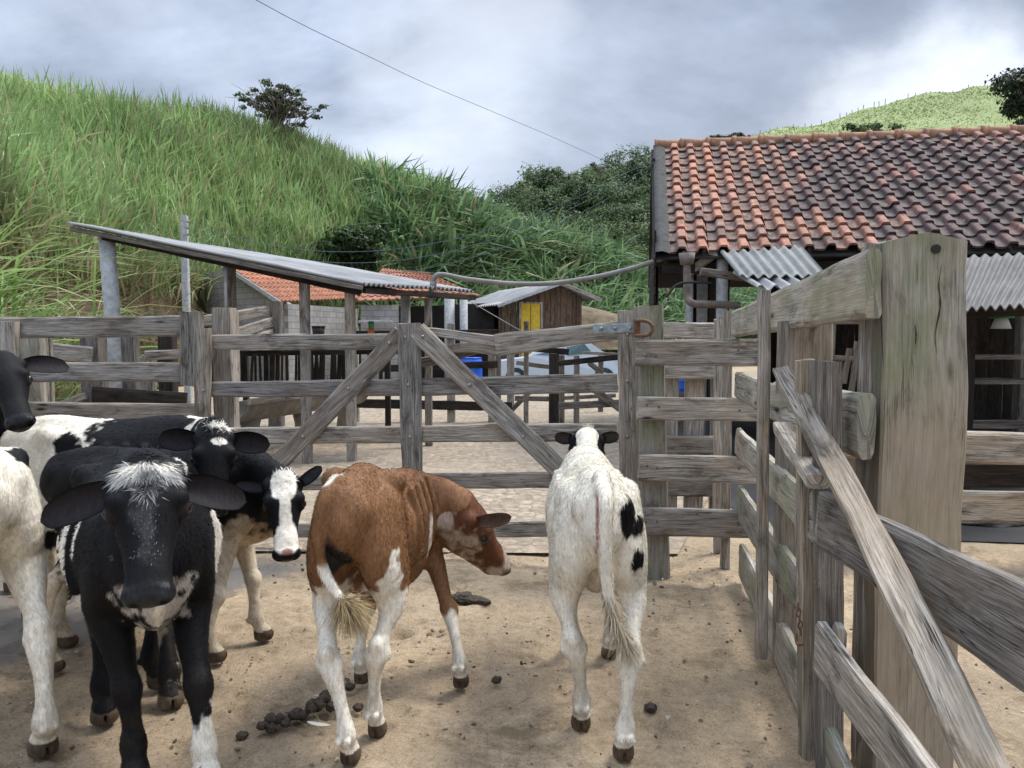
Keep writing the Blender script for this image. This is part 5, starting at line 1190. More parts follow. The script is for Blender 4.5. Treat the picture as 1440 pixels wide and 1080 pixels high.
# ------------------------------------------------------------------ calves: an implicit body, meshed as one continuous surface
def nrmz(v): v = np.array(v, dtype=float); return v/np.linalg.norm(v)
def catmull(ctrl, k=4):
    c = np.array(ctrl, dtype=float)
    if len(c) < 3: t = np.linspace(0, 1, k+1)[:, None]; return c[0]*(1-t)+c[1]*t
    c = np.concatenate([[2*c[0]-c[1]], c, [2*c[-1]-c[-2]]]); out = []
    for i in range(1, len(c)-2):
        p0, p1, p2, p3 = c[i-1:i+3]
        for t in np.arange(k)/k: out.append(.5*((2*p1)+(-p0+p2)*t+(2*p0-5*p1+4*p2-p3)*t*t+(-p0+3*p1-3*p2+p3)*t**3))
    out.append(c[-2]); return np.array(out)
class Field:
    def __init__(s, lo, hi, h):
        s.h = h; s.lo = np.array(lo, dtype=float); s.n = np.ceil((np.array(hi)-s.lo)/h).astype(int)+1
        s.D = np.full(s.n, .2, dtype=np.float32); s.ax = [s.lo[i]+np.arange(s.n[i])*h for i in range(3)]
    def block(s, lo, hi):
        a = np.clip(np.floor((lo-s.lo)/s.h).astype(int), 0, s.n-1); b = np.clip(np.ceil((hi-s.lo)/s.h).astype(int)+1, 1, s.n)
        sl = tuple(slice(a[i], b[i]) for i in range(3))
        g = np.meshgrid(*[s.ax[i][sl[i]] for i in range(3)], indexing='ij', copy=False)
        return sl, np.stack(g, -1).astype(np.float32)
    def put(s, sl, d, k, sub=False):
        o = s.D[sl]
        if sub: d = -d; h = np.maximum(k-np.abs(o-d), 0)/k; s.D[sl] = np.maximum(o, d)+h*h*k*.25
        else: h = np.maximum(k-np.abs(o-d), 0)/k; s.D[sl] = np.minimum(o, d)-h*h*k*.25
    def tube(s, pts, w, h, up, k=.03, sub=False, sm=4):
        A = np.concatenate([np.array(pts, dtype=float), np.array(w, dtype=float)[:, None]*np.ones((len(pts), 1)), np.array(h, dtype=float)[:, None]*np.ones((len(pts), 1))], 1)
        A = catmull(A, sm) if sm > 1 else A
        P_, W, H = A[:, :3], A[:, 3], A[:, 4]; m = max(W.max(), H.max())+k+.01
        lo_, hi_ = P_.min(0)-m, P_.max(0)+m
        A0 = np.clip(np.floor((lo_-s.lo)/s.h).astype(int), 0, s.n-1); B0 = np.clip(np.ceil((hi_-s.lo)/s.h).astype(int)+1, 1, s.n)
        if np.any(B0 <= A0): return
        sl = tuple(slice(A0[i], B0[i]) for i in range(3)); best = np.full(B0-A0, .2, dtype=np.float32); up = nrmz(up)
        for i in range(len(P_)-1):
            a, b = P_[i], P_[i+1]; d = b-a; L = np.linalg.norm(d)
            if L < 1e-6: continue
            d = d/L; sd = np.cross(d, up); sd = sd/max(np.linalg.norm(sd), 1e-6); uu = np.cross(sd, d)
            mm = max(W[i], W[i+1], H[i], H[i+1])+k+.004
            a1 = np.clip(np.floor((np.minimum(a, b)-mm-s.lo)/s.h).astype(int), A0, B0-1); b1 = np.clip(np.ceil((np.maximum(a, b)+mm-s.lo)/s.h).astype(int)+1, A0+1, B0)
            x = [(s.ax[q][a1[q]:b1[q]]-a[q]).astype(np.float32).reshape([-1 if z == q else 1 for z in range(3)]) for q in range(3)]
            dot = lambda v: x[0]*np.float32(v[0])+x[1]*np.float32(v[1])+x[2]*np.float32(v[2])
            pd = dot(d); al = np.clip(pd, 0, L); t = al/np.float32(L)
            w_ = np.float32(W[i])*(1-t)+np.float32(W[i+1])*t; h_ = np.float32(H[i])*(1-t)+np.float32(H[i+1])*t
            qs = dot(sd)/w_; qu = dot(uu)/h_; mn = np.minimum(w_, h_); qt = (pd-al)/mn
            k0 = np.sqrt(qs*qs+qu*qu+qt*qt); k1 = np.sqrt((qs/w_)**2+(qu/h_)**2+(qt/mn)**2)+1e-6
            dd = np.where(k0 < .02, -mn, k0*(k0-1)/k1)
            z_ = tuple(slice(a1[q]-A0[q], b1[q]-A0[q]) for q in range(3)); best[z_] = np.minimum(best[z_], dd)
        s.put(sl, best.astype(np.float32), k, sub)
    def ball(s, c, r, k=.02, sub=False, axes=None):
        c = np.array(c, dtype=float); r = np.broadcast_to(np.array(r, dtype=float), (3,)); m = r.max()+k+.01
        sl, X = s.block(c-m, c+m)
        if X.size == 0: return
        q = X-c.astype(np.float32)
        if axes is not None: q = q@np.array(axes, dtype=np.float32).T
        k0 = np.linalg.norm(q/r, axis=-1); k1 = np.linalg.norm(q/r**2, axis=-1)+1e-6
        s.put(sl, (np.where(k0 < .02, -r.min(), k0*(k0-1)/k1)).astype(np.float32), k, sub)
    def nets(s):
        D = s.D; D[0] = D[-1] = .1; D[:, 0] = D[:, -1] = .1; D[:, :, 0] = D[:, :, -1] = .1
        ins = D < 0; nx, ny, nz = D.shape
        cn = [(a, b, c) for a in (0, 1) for b in (0, 1) for c in (0, 1)]
        cnt = sum(ins[a:nx-1+a, b:ny-1+b, c:nz-1+c].astype(np.int8) for a, b, c in cn)
        act = (cnt > 0) & (cnt < 8); idx = -np.ones(act.shape, dtype=np.int64); I = np.argwhere(act); idx[act] = np.arange(len(I))
        val = np.stack([D[I[:, 0]+a, I[:, 1]+b, I[:, 2]+c] for a, b, c in cn], 1).astype(float)
        acc = np.zeros((len(I), 3)); ct = np.zeros(len(I))
        for i in range(8):
            for j in range(i+1, 8):
                if sum(abs(cn[i][q]-cn[j][q]) for q in range(3)) != 1: continue
                m = (val[:, i] < 0) != (val[:, j] < 0); t = val[m, i]/(val[m, i]-val[m, j])
                acc[m] += np.array(cn[i])+t[:, None]*(np.array(cn[j])-np.array(cn[i])); ct[m] += 1
        V = (I+acc/ct[:, None])*s.h+s.lo; Q = []
        for ax in range(3):
            sl0 = [slice(None)]*3; sl1 = [slice(None)]*3; sl0[ax] = slice(0, -1); sl1[ax] = slice(1, None)
            a, b = ins[tuple(sl0)], ins[tuple(sl1)]; E = np.argwhere(a != b); sg = a[tuple(E.T)]
            o1, o2 = [(1, 2), (2, 0), (0, 1)][ax]; e1 = np.zeros(3, int); e1[o1] = 1; e2 = np.zeros(3, int); e2[o2] = 1
            ok = (E[:, o1] > 0) & (E[:, o2] > 0) & (E[:, o1] < D.shape[o1]-1) & (E[:, o2] < D.shape[o2]-1); E = E[ok]; sg = sg[ok]
            q = np.stack([idx[tuple((E-e1-e2).T)], idx[tuple((E-e2).T)], idx[tuple(E.T)], idx[tuple((E-e1).T)]], 1)
            q[~sg] = q[~sg][:, ::-1]; Q.append(q)
        return V, np.concatenate(Q)

WHITE = (.80, .76, .67); BLACK = (.0075, .0075, .009); BROWN = (.225, .115, .056)
def stretchnoise(p, seed, sc): return fbm(p*np.array((.55, 1, .8))*sc, seed, 3)
class Calf:
    def __init__(s, label, center, heading, scale=1.0, feet=None, poll=None, muzzle=None, hup=(0, 0, 1), hs=None, base=BLACK, ops=(), width=1.0,
                 voxel=.0065, tail=None, ears=None, fur=46000, furlen=.016, furwidth=.0016, group=None, tuft=(), headw=1.0, legw=1.0, necksag=0, drop=0, arch=0, neckh=1.0, neckb=1.0, jaw=1.0, hooks=1.0, muz=1.0, depth=1.0, dirt=.5, tailtuft=None, neckw=1.0, earin=None):
        s.lab = label; s.c = np.array((center[0], center[1], 0.)); s.f = nrmz((heading[0], heading[1], 0)); s.l = np.array((-s.f[1], s.f[0], 0.)); s.sc = scale; s.ops = ops; s.base = base
        s.seed = abs(hash(label)) % 97 if False else sum(map(ord, label)) % 97
        S = scale; hs = hs or scale; s.hs = hs
        W = lambda p: s.w2l(p)
        fld_lo = np.array((-.72*S, -.42*S, -.01)); fld_hi = np.array((.78*S, .42*S, 1.14*S))
        pl = W(poll); mz = W(muzzle); fd = nrmz(mz-pl); hu = np.array(s.dir2l(hup)); hu = nrmz(hu-fd*np.dot(hu, fd)); sd = np.cross(hu, fd)
        s.H = (pl, fd, hu, sd)
        for q in (pl, mz): fld_lo = np.minimum(fld_lo, q-.22); fld_hi = np.maximum(fld_hi, q+.2)
        fp = {}
        base_feet = {'FL': (.36, .105), 'FR': (.36, -.105), 'HL': (-.395, .112), 'HR': (-.395, -.112)}
        for k, v in base_feet.items():
            d = np.zeros(3)
            if feet and k in feet and feet[k] is not None:
                t = W(feet[k]); d = t-np.array((v[0]*S, v[1]*S, 0)); d[2] = 0
            fp[k] = d; q = np.array((v[0]*S, v[1]*S, 0))+d; fld_lo = np.minimum(fld_lo, q-.1); fld_hi = np.maximum(fld_hi, q+.1)
        fld_lo[2] = -.012
        F_ = s.F = Field(fld_lo, fld_hi, voxel); w = width
        tr = [(-.52, .845, .05, .075), (-.47, .80, .105, .125), (-.38, .785, .15, .165), (-.26, .765, .168, .185), (-.12, .725, .182, .215), (.02, .70, .196, .238), (.16, .695, .192, .246), (.28, .71, .170, .240), (.38, .725, .142, .215), (.46, .72, .115, .175), (.52, .71, .08, .12)]
        dz_ = lambda x: -drop*np.clip((x+.42)/.6, 0, 1)+arch*math.exp(-((x+.22)/.22)**2)
        F_.tube([(x*S, 0, z*S+dz_(x)*.8) for x, z, a, b in tr], [a*w*S for *_, a, b in tr], [b*S*depth for *_, b in tr], (0, 0, 1), .03)
        F_.tube([(x*S, 0, z*S+dz_(x)) for x, z in ((-.50, .90), (-.30, .935), (-.1, .915), (.15, .915), (.32, .935), (.42, .90))], [.03*S, .035*S, .028*S, .028*S, .035*S, .04*S], [.025*S]*6, (0, 0, 1), .07)
        for sg in (1, -1):
            F_.ball((-.265*S, sg*.135*w*S, (.885 if hooks == 1 else .865)*S+arch*.7), .042*S*hooks, .06); F_.ball((-.49*S, sg*.065*w*S, .855*S), .035*S, .05)
            F_.ball((-.12*S, sg*.20*w*S, .83*S), (.09*S, .045*S, .05*S), .06, True)             # hollow of the flank
            for i, x in enumerate((.22, .13, .04, -.05)):                                # ribs
                F_.tube([(x*S, sg*.155*w*S, .84*S), ((x-.02)*S, sg*.198*w*S, .72*S), ((x-.01)*S, sg*.18*w*S, .58*S)], [.012*S]*3, [.012*S]*3, (1, 0, 0), .03)
        F_.tube([(.30*S, 0, .56*S), (.44*S, 0, .56*S), (.52*S, 0, .62*S)], [.06*S, .05*S, .04*S], [.07*S, .07*S, .06*S], (0, 0, 1), .06)   # brisket
        F_.ball((-.28*S, 0, .545*S), (.07*S, .05*S, .05*S), .05)
        # neck and dewlap
        n3 = s.h(.015, 0, -.05); n0 = np.array((.20*S, 0, .77*S-drop)); n1 = np.array((.40*S, 0, .79*S-drop)); n2 = (n1+n3)/2+np.array((0, 0, .01*S-necksag))
        F_.tube([n0, n1, n2, n3], np.array([.12, .105, .075, .060])*S*neckw, np.array([.18*neckb, .165*neckb, .118*neckh, .085*neckh])*S, (0, 0, 1) if abs(nrmz(n3-n1)[2]) < .9 else (1, 0, 0), .06, sm=6)
        F_.tube([(.48*S, 0, .62*S), (n1+n3)/2+np.array((0, 0, -.11*S)), s.h(.06, 0, -.11)], [.035*S, .028*S, .03*S], [.05*S, .035*S, .03*S], (0, 0, 1), .06)
        # legs
        def leg(tab, key, sg, up):
            pts = []; 
            for x, y, z, a, b in tab:
                zz_ = z; z = z+(dz_(x)/S*np.clip((z-.42)/.3, 0, 1) if key[0] == 'F' else 0)
                t = np.clip((.60-z)/.50, 0, 1); t = t*t*(3-2*t) if z > .11 else 1
                pts.append((x*S+fp[key][0]*t, sg*y*S*(w if z > .5 else 1)+fp[key][1]*t, z*S))
            lw = [(legw if z < .5 else 1) for x, y, z, a, b in tab]; F_.tube(pts, [r_[3]*S*q for r_, q in zip(tab, lw)], [r_[4]*S*q for r_, q in zip(tab, lw)], up, .03)
            return pts
        fore = [(.34, .085, .82, .05, .10), (.375, .105, .69, .06, .10), (.325, .118, .56, .056, .082), (.325, .114, .45, .045, .054), (.335, .108, .345, .033, .038), (.342, .106, .292, .038, .040), (.338, .105, .245, .028, .031), (.334, .104, .175, .024, .028), (.334, .104, .115, .033, .036), (.350, .104, .075, .029, .031), (.360, .104, .046, .034, .040), (.372, .104, .02, .039, .050)]
        hind = [(-.31, .085, .82, .08, .13), (-.34, .10, .70, .085, .155), (-.315, .122, .585, .072, .125), (-.35, .125, .485, .052, .078), (-.408, .12, .415, .031, .044), (-.450, .117, .350, .041, .047), (-.452, .115, .305, .036, .041), (-.444, .114, .25, .0255, .033), (-.435, .113, .18, .024, .030), (-.430, .112, .118, .036, .038), (-.410, .112, .080, .029, .032), (-.397, .112, .047, .035, .040), (-.385, .112, .02, .040, .050)]
        s.hoof = []
        for key, tab, sg in (('FL', fore, 1), ('FR', fore, -1), ('HL', hind, 1), ('HR', hind, -1)):
            pts = leg(tab, key, sg, (1, 0, 0)); e = np.array(pts[-1]); p9 = np.array(pts[-4])
            if key[0] == 'H':
                hk = np.array(pts[5]); F_.ball(hk+np.array((-.030, 0, .034))*S, .021*S, .025)
                for q in (-1, 1): F_.ball(hk+np.array((.0, q*.026, -.012))*S, .020*S, .02)
            else:
                F_.ball(np.array(pts[5])+np.array((.012, 0, 0))*S, (.025*S, .034*S, .034*S), .02)
            for q in (-1, 1): F_.ball(p9+np.array((-.034, q*.016, -.012))*S, .0115*S, .01)
            # cleft between the claws, and the flat sole
            F_.tube([e+np.array((.048, 0, -.03))*S, e+np.array((.04, 0, .015))*S], [.0045*S]*2, [.03*S]*2, (1, 0, 0), .006, True)
            F_.tube([e+np.array((-.05, 0, -.03))*S, e+np.array((-.042, 0, .012))*S], [.0045*S]*2, [.016*S]*2, (1, 0, 0), .006, True)
            s.hoof.append(e)
        # head
        hh = lambda t, a, b: s.h(t, a, b)
        T = [(-.01, -.045, .056*headw, .050), (.05, -.048, .078*headw, .070), (.105, -.052, .083*headw, .076), (.165, -.052, .068*headw, .064), (.225, -.045, .055*headw, .047), (.285, -.038, .053*muz, .041), (.335, -.038, .055*muz, .038)]
        F_.tube([hh(t, 0, u) for t, u, a, b in T], [a*hs for *_, a, b in T], [b*hs for *_, b in T], hu, .02)
        T = [(.04, -.090, .052, .055), (.12, -.112, .047, .042), (.20, -.098, .036, .033), (.28, -.080, .038, .028), (.335, -.072, .036, .024)]
        F_.tube([hh(t, 0, u*(1+(jaw-1)*.6)) for t, u, a, b in T], [a*hs for *_, a, b in T], [b*hs*jaw for *_, b in T], hu, .03)
        ax = [sd, hu, fd]
        F_.ball(hh(.345, 0, -.040), np.array((.060*muz, .038, .028))*hs, .02, axes=ax); F_.ball(hh(.33, 0, -.072), np.array((.040*muz, .022, .034))*hs, .02, axes=ax)
        for q in (-1, 1):
            F_.ball(hh(.355, q*.034*muz, -.028), np.array((.024, .022, .022))*hs, .015, axes=ax)
            F_.ball(hh(.100, q*.066*headw, -.012), .026*hs, .03)
            F_.ball(hh(.124, q*.075*headw, -.030), np.array((.019, .024, .028))*hs, .012, axes=ax)
            F_.ball(hh(.020, q*.068, -.035), .026*hs, .03)
            F_.ball(hh(.122, q*(.098*headw), -.026), np.array((.016, .013, .019))*hs, .005, True, axes=ax)
            F_.ball(hh(.382, q*.033*muz, -.026), np.array((.012, .013, .016))*hs, .005, True, axes=ax)
            F_.ball(hh(.374, q*.048*muz, -.032), np.array((.011, .006, .010))*hs, .004, True, axes=ax)
        F_.tube([hh(.372, .03, -.062), hh(.378, 0, -.060), hh(.372, -.03, -.062)], [.0035*hs]*3, [.004*hs]*3, hu, .005, True)
        # tail
        if tail is not None:
            tp = [W(p) for p in tail]; n = len(tp); F_.tube(tp, np.linspace(.026, .011, n)*S, np.linspace(.028, .012, n)*S, (0, 1, 0), .02, sm=5); s.tailp = catmull(tp, 6)
        sl = F_.D[:, :, :]; z = F_.ax[2][None, None, :]; F_.D = np.maximum(F_.D, (.003-z)).astype(np.float32)
        V, Q = F_.nets(); del F_.D
        # vertex normals
        a, b, c_, d_ = [V[Q[:, i]] for i in range(4)]; fn = np.cross(c_-a, d_-b); area = np.linalg.norm(fn, axis=1)*.5
        VN = np.zeros_like(V)
        for i in range(4): np.add.at(VN, Q[:, i], fn)
        VN /= np.linalg.norm(VN, axis=1)[:, None]+1e-9
        C = s.paint(V); nb = len(V)
        # ears: cupped leaf shells
        EV = []; EQ = []; EC = []; n0_ = len(V)
        for q, side in ((1, 'L'), (-1, 'R')):
            ed = (ears or {}).get(side, (.95, -.12, -.18)); length = (ears or {}).get('len', .20)*hs; wid = (ears or {}).get('wid', .058)*hs
            dr = nrmz(sd*q*ed[0]+fd*ed[2]+hu*ed[1]); nn = nrmz((ears or {}).get('n', .55)*fd+hu*(ears or {}).get('nu', .6)+sd*q*(ears or {}).get('ns', 0)); nn = nrmz(nn-dr*np.dot(nn, dr)); ac = np.cross(dr, nn)
            b0 = hh((ears or {}).get('bt', .030), q*.062, (ears or {}).get('bu', -.035)); nu, nv = 22, 15; outer = s.paint(np.array([b0+dr*.03]))[0]
            if (ears or {}).get('col') is not None: outer[:3] = ears['col']
            us = np.linspace(0, 1, nu); vs = np.linspace(-1, 1, nv)
            for lay, sg in ((0, 1), (1, -1)):
                for u_ in us:
                    wv = wid*(.34+.75*math.sin(math.pi*min(1, u_*.80+.02))**.8-.34*u_)*(1 if u_ < .97 else .6)*(max(0, 1-max(0, u_-.9)/.1)**.5*.9+.1)
                    for v_ in vs:
                        cup = .45*wv*(v_*v_)*(1.25-u_*.8); bend = -.12*length*u_*u_
                        p = b0+dr*length*u_+ac*wv*v_*(1-.15*abs(v_))+nn*(cup+bend*.3-.008)+hu*bend+nn*sg*.0035*(1-v_**4)
                        EV.append(p); 
                        cl = outer.copy()
                        if sg > 0:
                            inn = np.array((earin or (.055, .04, .04))); m_ = max(0, 1-abs(v_)**2*1.1)*min(1, u_*4); cl[:3] = cl[:3]*(1-m_)+inn*m_
                        EC.append(cl)
            for lay in range(2):
                o_ = n0_+len(EV)-2*nu*nv+lay*nu*nv
                for i in range(nu-1):
                    for j in range(nv-1):
                        f4 = (o_+i*nv+j, o_+i*nv+j+1, o_+(i+1)*nv+j+1, o_+(i+1)*nv+j); EQ.append(f4 if lay else f4[::-1])
            o_ = n0_+len(EV)-2*nu*nv; k_ = nu*nv
            for i in range(nu-1):
                for j in (0, nv-1): EQ.append((o_+i*nv+j, o_+(i+1)*nv+j, o_+k_+(i+1)*nv+j, o_+k_+i*nv+j))
            for j in range(nv-1): i = nu-1; EQ.append((o_+i*nv+j, o_+i*nv+j+1, o_+k_+i*nv+j+1, o_+k_+i*nv+j))
        EV = np.array(EV); EC = np.array(EC)
        Vall = np.concatenate([V, EV]); Qall = np.concatenate([Q, np.array(EQ)]); Call = np.concatenate([C, EC])
        body = npmesh('calf', Vall, Qall, M['hide'], None, True, cols=Call); s.o = body
        ang = math.atan2(s.f[1], s.f[0]); body.location = tuple(s.c); body.rotation_euler = (0, 0, ang)
        tag(body, label, 'calf', group)
        # eyes
        for q in (1, -1):
            g = Geo(); c = s.h(.122, q*(.0745*headw+.0035), -.028); r = .0205*hs; th = np.linspace(0, math.pi, 13); ph = np.linspace(0, 2*math.pi, 20, endpoint=False)
            Vv = np.array([[math.sin(t)*math.cos(p), math.sin(t)*math.sin(p), math.cos(t)] for t in th for p in ph])*r+c
            i = np.arange(12)[:, None]*20; j = np.arange(20)[None]; j2 = (j+1) % 20; g.add(Vv, np.stack([i+j, i+20+j, i+20+j2, i+j2], -1).reshape(-1, 4))
            e = g.build('eye', M['eye'], None, True); e.parent = body
        # coat
        pr = area/area.sum(); fi = rng.choice(len(Q), fur, p=pr); a_, b_ = rng.random((2, fur, 1))
        X = (V[Q[fi, 0]]*(1-a_)+V[Q[fi, 1]]*a_)*(1-b_)+(V[Q[fi, 3]]*(1-a_)+V[Q[fi, 2]]*a_)*b_; Nn = VN[Q[fi, 0]]
        u_ = X-pl; ht = u_@fd; hd = np.linalg.norm(u_-np.clip(ht, 0, .36*hs)[:, None]*fd, axis=1); onhead = (hd < .14*hs)
        keep = ~((ht > .30*hs) & (hd < .1*hs)) & (X[:, 2] > .06*S) & ~((np.abs(ht-.12*hs) < .03*hs) & (hd > .055*hs) & (hd < .12*hs))
        flow = np.tile(np.array((-.75, 0, -.65)), (fur, 1)); lg = X[:, 2] < .55*S; flow[lg] = (-.1, 0, -1); flow[onhead] = -fd*.6+np.array((0, 0, -.3))
        flow += rng.normal(0, .28, (fur, 3))+.5*np.stack([vnoise(X*14, 70+j) for j in range(3)], 1)
        L_ = np.where(onhead, furlen*.42, furlen)*np.where(lg & ~onhead, .6, 1)*rng.uniform(.55, 1.25, fur)
        s.hairs(X[keep], Nn[keep], flow[keep], L_[keep], furwidth, s.paint(X[keep])[:, :3], .30, 'coat')
        # longer tufts
        for tf in tuft:
            t, a, u, r, n, ln, fl = tf[:7]; tc = tf[7] if len(tf) > 7 else None
            cc = s.h(t, a, u); dsel = np.linalg.norm(V-cc, axis=1); I = np.where(dsel < r*hs)[0]
            if len(I) < 5: continue
            I = rng.choice(I, n); X = V[I]+rng.normal(0, .003, (n, 3)); 
            fl_ = np.tile(fd*fl[0]+sd*fl[1]+hu*fl[2], (n, 1))+(X-cc)*fl[3]+rng.normal(0, .25, (n, 3))
            s.hairs(X, VN[I], fl_, np.full(n, ln)*rng.uniform(.5, 1.2, n)*hs, furwidth*(1.0 if tc is None else .8), s.paint(X)[:, :3] if tc is None else np.tile(tc, (n, 1)), .35 if tc is None else .12, 'poll_tuft' if tc is None else 'face_hair')
        if tail is not None and tailtuft:
            n, ln, cl, frm = tailtuft; k = rng.integers(int(len(s.tailp)*frm), len(s.tailp), n); X = s.tailp[k]+rng.normal(0, .007, (n, 3)); tg = np.gradient(s.tailp, axis=0)[k]; tg /= np.linalg.norm(tg, axis=1)[:, None]
            s.hairs(X, rng.normal(size=(n, 3)), tg*.9+np.array((0, 0, -.45))+rng.normal(0, .07, (n, 3)), ln*rng.uniform(.4, 1.1, n), .0022, np.array(cl)*rng.uniform(.7, 1.2, (n, 1)), .05, 'tail_tuft')
    def hairs(s, X, N, flow, L, w, C, lift, name):
        N = N/(np.linalg.norm(N, axis=1)[:, None]+1e-9)
        t = flow-N*(flow*N).sum(1)[:, None]; t /= np.linalg.norm(t, axis=1)[:, None]+1e-9
        d = t+N*lift*rng.uniform(.3, 1.5, len(X))[:, None]; d /= np.linalg.norm(d, axis=1)[:, None]
        sdv = np.cross(d, N+rng.normal(0, .35, N.shape)); sdv /= np.linalg.norm(sdv, axis=1)[:, None]+1e-9
        L = np.asarray(L)[:, None]; mid = X+d*L*.55; tip = X+(d*.85+t*.2)*L-np.array((0, 0, .10))*L
        V = np.stack([X-sdv*w*.5-N*.001, X+sdv*w*.5-N*.001, mid+sdv*w*.4, mid-sdv*w*.4, tip], 1).reshape(-1, 3)
        i = np.arange(len(X))*5; Q = np.stack([i, i+1, i+2, i+3], 1); T = np.stack([i+3, i+2, i+4], 1)
        C = np.asarray(C); lum = np.clip(C.mean(1)*1.4, 0, 1)[:, None]; C = C*(1+(rng.uniform(-.32, .27, (len(X), 1))+.25*vnoise(X*22, 3)[:, None])*(1-.62*lum)); C = C.repeat(5, 0)
        nn = (N*.85+np.array((0, 0, 0.1))); nn /= np.linalg.norm(nn, axis=1)[:, None]
        o = npmesh(name, V, [Q, T], M['hair'], None, True, cols=C, normals=nn.repeat(5, 0)); o.parent = s.o; return o
    def w2l(s, p): q = np.array(tuple(p), dtype=float)-s.c; return np.array((q@s.f, q@s.l, q[2]))
    def dir2l(s, d): d = np.array(tuple(d), dtype=float); return np.array((d@s.f, d@s.l, d[2]))
    def h(s, t, a, u): pl, fd, hu, sd = s.H; return pl+(fd*t+sd*a+hu*u)*s.hs
    def paint(s, V):
        pl, fd, hu, sd = s.H; n = len(V); C = np.tile(np.array(s.base, dtype=float), (n, 1)); Pn = V/s.sc; q = (V-pl)/s.hs; Hc = np.stack([q@fd, q@sd, q@hu], 1)
        inhead = (Hc[:, 0] > -.03) & (Hc[:, 0] < .42) & (np.abs(Hc[:, 1]) < .13) & (Hc[:, 2] > -.17) & (Hc[:, 2] < .08)
        nz = fbm(V*30, s.seed, 3); nb = fbm(V*11, s.seed+5, 3)
        for op in s.ops:
            sp, c, r, colr = op[:4]; edge = op[4] if len(op) > 4 else .10; amp = op[5] if len(op) > 5 else .10
            X = Hc if sp == 'H' else Pn; d = np.linalg.norm((X-np.array(c))/np.array(r), axis=1)
            m = np.clip((1-d+amp*(nb+.6*nz))/edge+.5, 0, 1)
            if sp == 'H': m = m*inhead
            if sp == 'B': m = m*(~inhead)
            C = C*(1-m[:, None])+np.array(colr)*m[:, None]
        # yard dirt on the lower legs, hooves, bare muzzle
        z = V[:, 2]/s.sc; m = np.clip((.42-z)/.42, 0, 1)*np.clip(.42+.8*nb+.3*nz, 0, 1)*.62; C = C*(1-m[:, None])+np.array((.25, .18, .11))*m[:, None]*np.clip(C.mean(1)*2+.15, .1, 1)[:, None]
        a = np.full(n, .62)
        mm_ = inhead & (Hc[:, 0] > .325) & (np.abs(Hc[:, 1]) < .058) & (Hc[:, 2] > -.07); a[mm_] = .3
        nd = np.min([np.linalg.norm((Hc-np.array((.385, q*.036, -.027)))/np.array((.022, .016, .017)), axis=1) for q in (-1, 1)], 0); m = np.clip((1.25-nd)/.4, 0, 1)*inhead; C = C*(1-m[:, None])+.004*m[:, None]
        ed_ = np.min([np.linalg.norm((Hc-np.array((.122, q*.085, -.029)))/np.array((.030, .03, .022)), axis=1) for q in (-1, 1)], 0); m = np.clip((1.2-ed_)/.5, 0, 1)*inhead*.7; C = C*(1-m[:, None])+np.array((.055, .042, .036))*m[:, None]
        m = z < .052+.006*nb; C[m] = np.array((.095, .07, .048))*(1+.4*nz[m, None]); a[m] = .55
        return np.concatenate([np.clip(C, .003, .95), a[:, None]], 1)
MZ = lambda c, r=(.028, .055, .045): ('H', (.366, 0, -.035), r, c, .25, .02)

# ------------------------------------------------------------------ the calves
def g3(px, py): p = G(px, py); return (p.x, p.y, 0)
GR = 'black and white calves crowded at the left'
PINK = (.42, .20, .15); DARKSKIN = (.03, .026, .026); CREAM = (.62, .52, .36)
